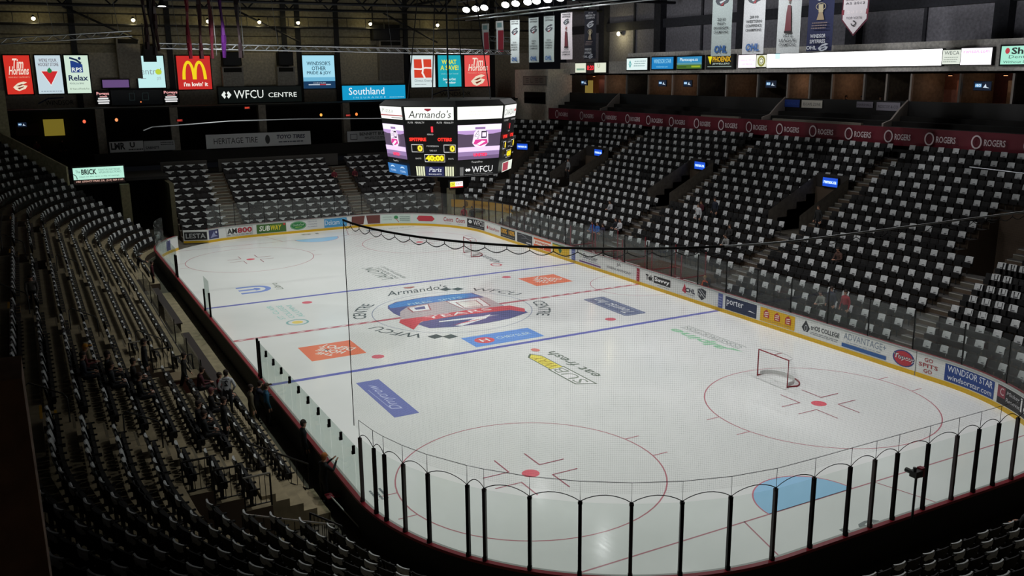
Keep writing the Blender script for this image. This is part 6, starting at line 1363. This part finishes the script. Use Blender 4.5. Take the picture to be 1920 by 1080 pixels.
for y, z1, z0, w_, bg, art, lb, pt in ((25.5,17.6,14.0,1.15,'#c9d3d2',champ(('2010','MIDWEST','DIVISION','CHAMPIONS')),'pale banner nearest the far wall',0), (22.2,17.6,14.0,1.2,BGRN,champ(('2009','WEST','DIVISION','CHAMPIONS')),'grey-green banner, second from the far wall',0), (19.7,17.6,14.0,1.2,BGRN,champ(('2009','WESTERN','CONFERENCE','CHAMPIONS')),'grey-green banner, third from the far wall',0), (17.0,17.7,14.15,1.25,'#efe6ea',champ(('2009','LEAGUE','CHAMPIONS'),trophy=True),'bright white banner with a trophy picture',0), (13.6,17.6,14.15,1.2,'#171a2c',darkban,'dark navy banner beside the bright white one',0), (-1.1,18.6,14.05,1.45,BGRN,champ(('2010','WEST','DIVISION','CHAMPIONS')),'large pale green banner with a blue foot, over the black fascia sign',0), (-3.9,18.5,14.1,1.45,'#d6d8da',champ(('2010','WESTERN','CONFERENCE','CHAMPIONS')),'large white banner with a blue foot, over the long display',0), (-6.7,18.4,14.1,1.45,BW,champ(('2010','LEAGUE','CHAMPIONS'),trophy=True),'large white banner with a red trophy picture',0), (-9.0,18.2,14.15,1.5,'#23294e',darkban,'large navy banner with pale lettering',0), (-11.3,18.0,14.85,1.45,'#5a2234',vote,'pointed white banner edged in maroon with 2012 on a band',1)):
    banner(lb, y, z1, z0, 18.0, w_, bg, art, pt)
for x, y, z1, z0, c, lb in ((18,31.1,17.55,15.0,'#8a2a3c','red and white pennant left of a pair near the far wall'), (18,28.3,17.64,15.0,'#7a2230','red and white pennant right of a pair near the far wall')):
    banner(lb, y, z1, z0, x, .95, '#b9c0c0', lambda a, w, h: (a.rect(.25*w, 0, w, .7*h, c), a.frame(.0, .74*h, w, h, .08, '#d0d4d2'), a.rect(.2*w, .8*h, .8*w, .94*h, '#6a8a8c')), 0)
b = MB(); b.tube([(-13.9,14.6,9.95),(-13.3,15,10.13),(-11.3,15,10.2),(-8.6,15,10.33),(-4.0,15,10.33),(1.3,15,10.19),(4.5,15,10.1)], .035, 6, mat('metal', '#8a8c90', 1, .4)); tag(b.build('slack_cable', None), 'grey cable sagging in front of the far club level', 'cable')
b = MB(); b.tube([(20,-17.25,8.49),(20,-20.02,8.43),(20,-24,8.3)], .03, 6, STEEL); tag(b.build('slack_cable', None), 'short bright cable in front of the upper right seats', 'cable')

# ------------------------------------------------------------------ benches, boxes, rails and gear by the boards
BENCH = mat('gloss', '#1c0d0f', 1, .5); TG = glass_material((.88,.92,.9), .06, 'box_glass'); RAIL = mat('gloss', '#141312', 1, .4); RTOP = mat('metal', '#cfcac0', 1, .35); REDF = mat('gloss', '#7c1a28', 1, .4)
for y0, y1, lb in ((-9.2, .9, 'near'), (2.9, 12.2, 'far')):
    t = thing('players_bench', 'dark red players bench behind the left boards, %s of the lone glass pane' % lb, 'bench', (-14.4, (y0+y1)/2, .0)); L = (y1-y0)/2
    b = MB(); b.box(-.22, .18, -L, L, .5, .56, BENCH); b.build('seat', None, t)
    for k in range(5): b = MB(); y = -L+.3+(2*L-.6)*k/4; b.box(-.15, .12, y-.04, y+.04, .0, .5, RAIL); b.build('leg', None, t)
wallbox('trim_58', [(-15.4, -13.12, -10, 13, -.08, .0, mat('concrete', '#8f8468', 1, .8)), (-15.42, -15.3, -10, 13, -.08, 1.05, mat('matte', '#2a2320', 1, .7))], 'floor and low back wall of the players benches')
for k, (y0, y1) in enumerate(((-9.5,-6.2),(-6.0,-2.7),(-2.5,.8),(3.0,6.0),(6.2,9.2),(9.4,12.4))):
    t = thing('bench_glass', 'smoky glass screen behind the players bench, %s from the near end' % ordn(k+1), 'glass pane', (-15.3, (y0+y1)/2, 1.05)); L = (y1-y0)/2; b = MB(); b.face([(0,-L,0),(0,L,0),(0,L,1.1),(0,-L,1.1)]); b.build('pane', [TG], t); b = MB(); b.box(-.02,.02,-L-.05,-L+.02,0,1.15,RAIL); b.build('frame', None, t)
for k, y in enumerate((-3.9, -1.0, 2.2, 5.4, 8.6)):
    t = thing('penalty_box_screen', 'red-framed glass screen of the boxes behind the right boards, %s from the near end' % ordn(k+1), 'glass pane', (14.2, y, 0)); b = MB(); b.face([(-.95,0,1.1),(.9,0,1.1),(.9,0,2.5),(-.95,0,2.5)]); b.build('pane', [TG], t); b = MB(); [b.box(x-.03, x+.03, -.03, .03, 0, 2.5, REDF) for x in (-.95, .9)]; b.box(-.95, .9, -.03, .03, 1.05, 1.12, REDF); b.build('frame', None, t)
for k, (y0, y1) in enumerate(((-3.6,-1.4),(2.5,5.0),(5.7,8.3))):
    t = thing('box_bench', 'pale bench inside the boxes behind the right boards, %s from the near end' % ordn(k+1), 'bench', (14.75, (y0+y1)/2, 0)); L = (y1-y0)/2; b = MB(); b.box(-.2,.2,-L,L,.45,.52,mat('matte','#c6c8c4',1,.6)); b.build('seat', None, t)
    for q in (-1, 1): b = MB(); b.box(-.15,.15,q*(L-.2)-.03,q*(L-.2)+.03,0,.45,REDF); b.build('leg', None, t)
    t = thing('gate_frame', 'red tube gate frame behind the right boards, %s from the near end' % ordn(k+1), 'frame', (13.75, y0+.4, 0)); b = MB(); b.tube([(0,0,0),(0,0,1.55),(0,1.0,1.55),(0,1.0,0)], .03, 6, REDF); b.tube([(0,0,1.0),(0,1.0,1.0)], .025, 6, REDF); b.build('hoop', None, t)
def guard(label, p0, p1, h=1.0, bars=7, top=None, hoop=False):
    p0, p1 = Vector(p0), Vector(p1); d = p1-p0; t = thing('guard_rail', label, 'railing', tuple(p0), 0, 'guard rails of the left tier'); H = Vector((0,0,h)); b = MB(); b.tube([tuple(H), tuple(d+H)], .03, 6, top or RAIL); b.build('top_rail', None, t)
    b = MB(); b.tube([(0,0,.12), tuple(d+Vector((0,0,.12)))], .022, 5, RAIL); [b.tube([tuple(d*k/bars+Vector((0,0,.12 if 0 < k < bars else 0))), tuple(d*k/bars+H)], .011 if 0 < k < bars else .028, 5, RAIL) for k in range(bars+1)]; b.build('baluster', None, t)
for j in range(5):
    a_ = P(YL(-21.37), off(j)-.6, tread(j)); e_ = P(YL(-21.37), off(j)+.15, tread(j)); 
    if j > 1: guard('short barred rail on the walkway edge, %s row up' % ordn(j+1), a_, e_, 1.0, 5, RTOP if j == 2 else None)
    a_ = P(YL(-8.25), off(j)-.6, tread(j)); e_ = P(YL(-8.25), off(j)+.15, tread(j))
    if j > 1: guard('short barred rail above the bench tunnel, %s row up' % ordn(j+1), a_, e_, .95, 5, RTOP if j == 4 else None)
guard('barred rail beside the short concrete steps', (-15.6,-19.0,1.25), (-13.7,-19.0,.1), 1.0, 10)
guard('barred rail at the mouth of the near left walkway', (-14.56,-22.2,.0), (-14.0,-23.4,.0), 1.05, 8)
guard('long bright rail over the walkway below the near corner seats', (-16.6,-23.25,1.0), (-14.2,-23.3,.1), 1.0, 9, RTOP)
for k, (s0, s1) in enumerate(((S_NL+1.3, S_NL+3.4), (S_NL+3.5, S_NL+5.6), (S_NL+5.7, S_NL+8.0))):
    guard('dark rail in front of the near corner rows, %s from the walkway' % ordn(k+1), P(s0, 1.55), P(s1, 1.55), 1.1, 14)
for k, (s, j) in enumerate([(YL(-6.3), j) for j in (3, 6, 9, 12)] + [(YL(-18.6), j) for j in (5, 8, 11)] + [(YL(6.6), j) for j in (3, 6, 9)] + [(S_NL+RC*RAD(38), j) for j in (2, 5, 8)]):
    c = P(s, off(j)-.5, tread(j)); h = heading(s); d = Vector((math.cos(h), math.sin(h), 0))*.9; t = thing('aisle_handrail', 'dark hooped handrail in the %s, level with row %s' % ('middle left aisle' if k < 4 else 'near left aisle' if k < 7 else 'far left aisle' if k < 10 else 'near corner aisle', ordn(j+1)), 'handrail', tuple(c), 0, 'aisle handrails')
    b = MB(); b.tube([(0,0,0),(0,0,.7),tuple(d*.08+Vector((0,0,.85))),tuple(d*.2+Vector((0,0,.92))),tuple(d+Vector((0,0,1.32))),tuple(d*1.1+Vector((0,0,1.25))),tuple(d*1.12+Vector((0,0,.45)))], .024, 6, RAIL); b.build('rail', None, t)
# things about the near end
t = thing('remote_camera', 'black remote camera on a pole clamped at the near end glass', 'camera', (-.2, -30.85, 1.0)); b = MB(); b.cyl((0,0,0), .035, .035, 1.4, 8, RAIL); b.build('pole', None, t); b = MB(); b.box(-.14,.12,-.1,.12,1.4,1.58,RAIL); b.cyl((-.05,.1,1.5), .06, .07, .2, 10, RAIL, (0,1,0)); b.cyl((-.12,-.02,1.58), .05, .05, .12, 8, RAIL); b.build('camera_body', None, t); b = MB(); b.box(.12,.26,-.06,.1,1.36,1.62,REDF); b.build('clamp', None, t)
t = thing('folding_stool', 'dark red folding stool on the near left walkway', 'stool', (-13.34, -20.3, 0)); b = MB(); b.box(-.2,.2,-.18,.18,.46,.5,REDF); b.build('seat', None, t)
for sg in (-1, 1): b = MB(); b.tube([(-.17,sg*.17,0),(.17,sg*.17,.46)], .014, 5, RAIL); b.tube([(.17,sg*.17,0),(-.17,sg*.17,.46)], .014, 5, RAIL); b.build('leg', None, t)
b = MB(); b.tube([(-13.55,-20.9,.75),(-13.02,-22.1,.05)], .022, 6, mat('gloss', '#d8d8d0', 1, .4)); tag(b.build('white_pole', None), 'white pole leaning beside the stool on the walkway', 'pole')
t = thing('wooden_locker', 'brown wooden box between the seats above the bench tunnel', 'box', (-15.9, -9.3, 1.2)); b = MB(); b.box(-.5,.5,-.5,.5,-1.2,.35,mat('ground','#5a3226',1,.6)); b.build('body', None, t); b = MB(); b.box(-.54,.54,-.54,.54,.35,.4,mat('matte','#7a6a50',1,.6)); b.build('lid', None, t)
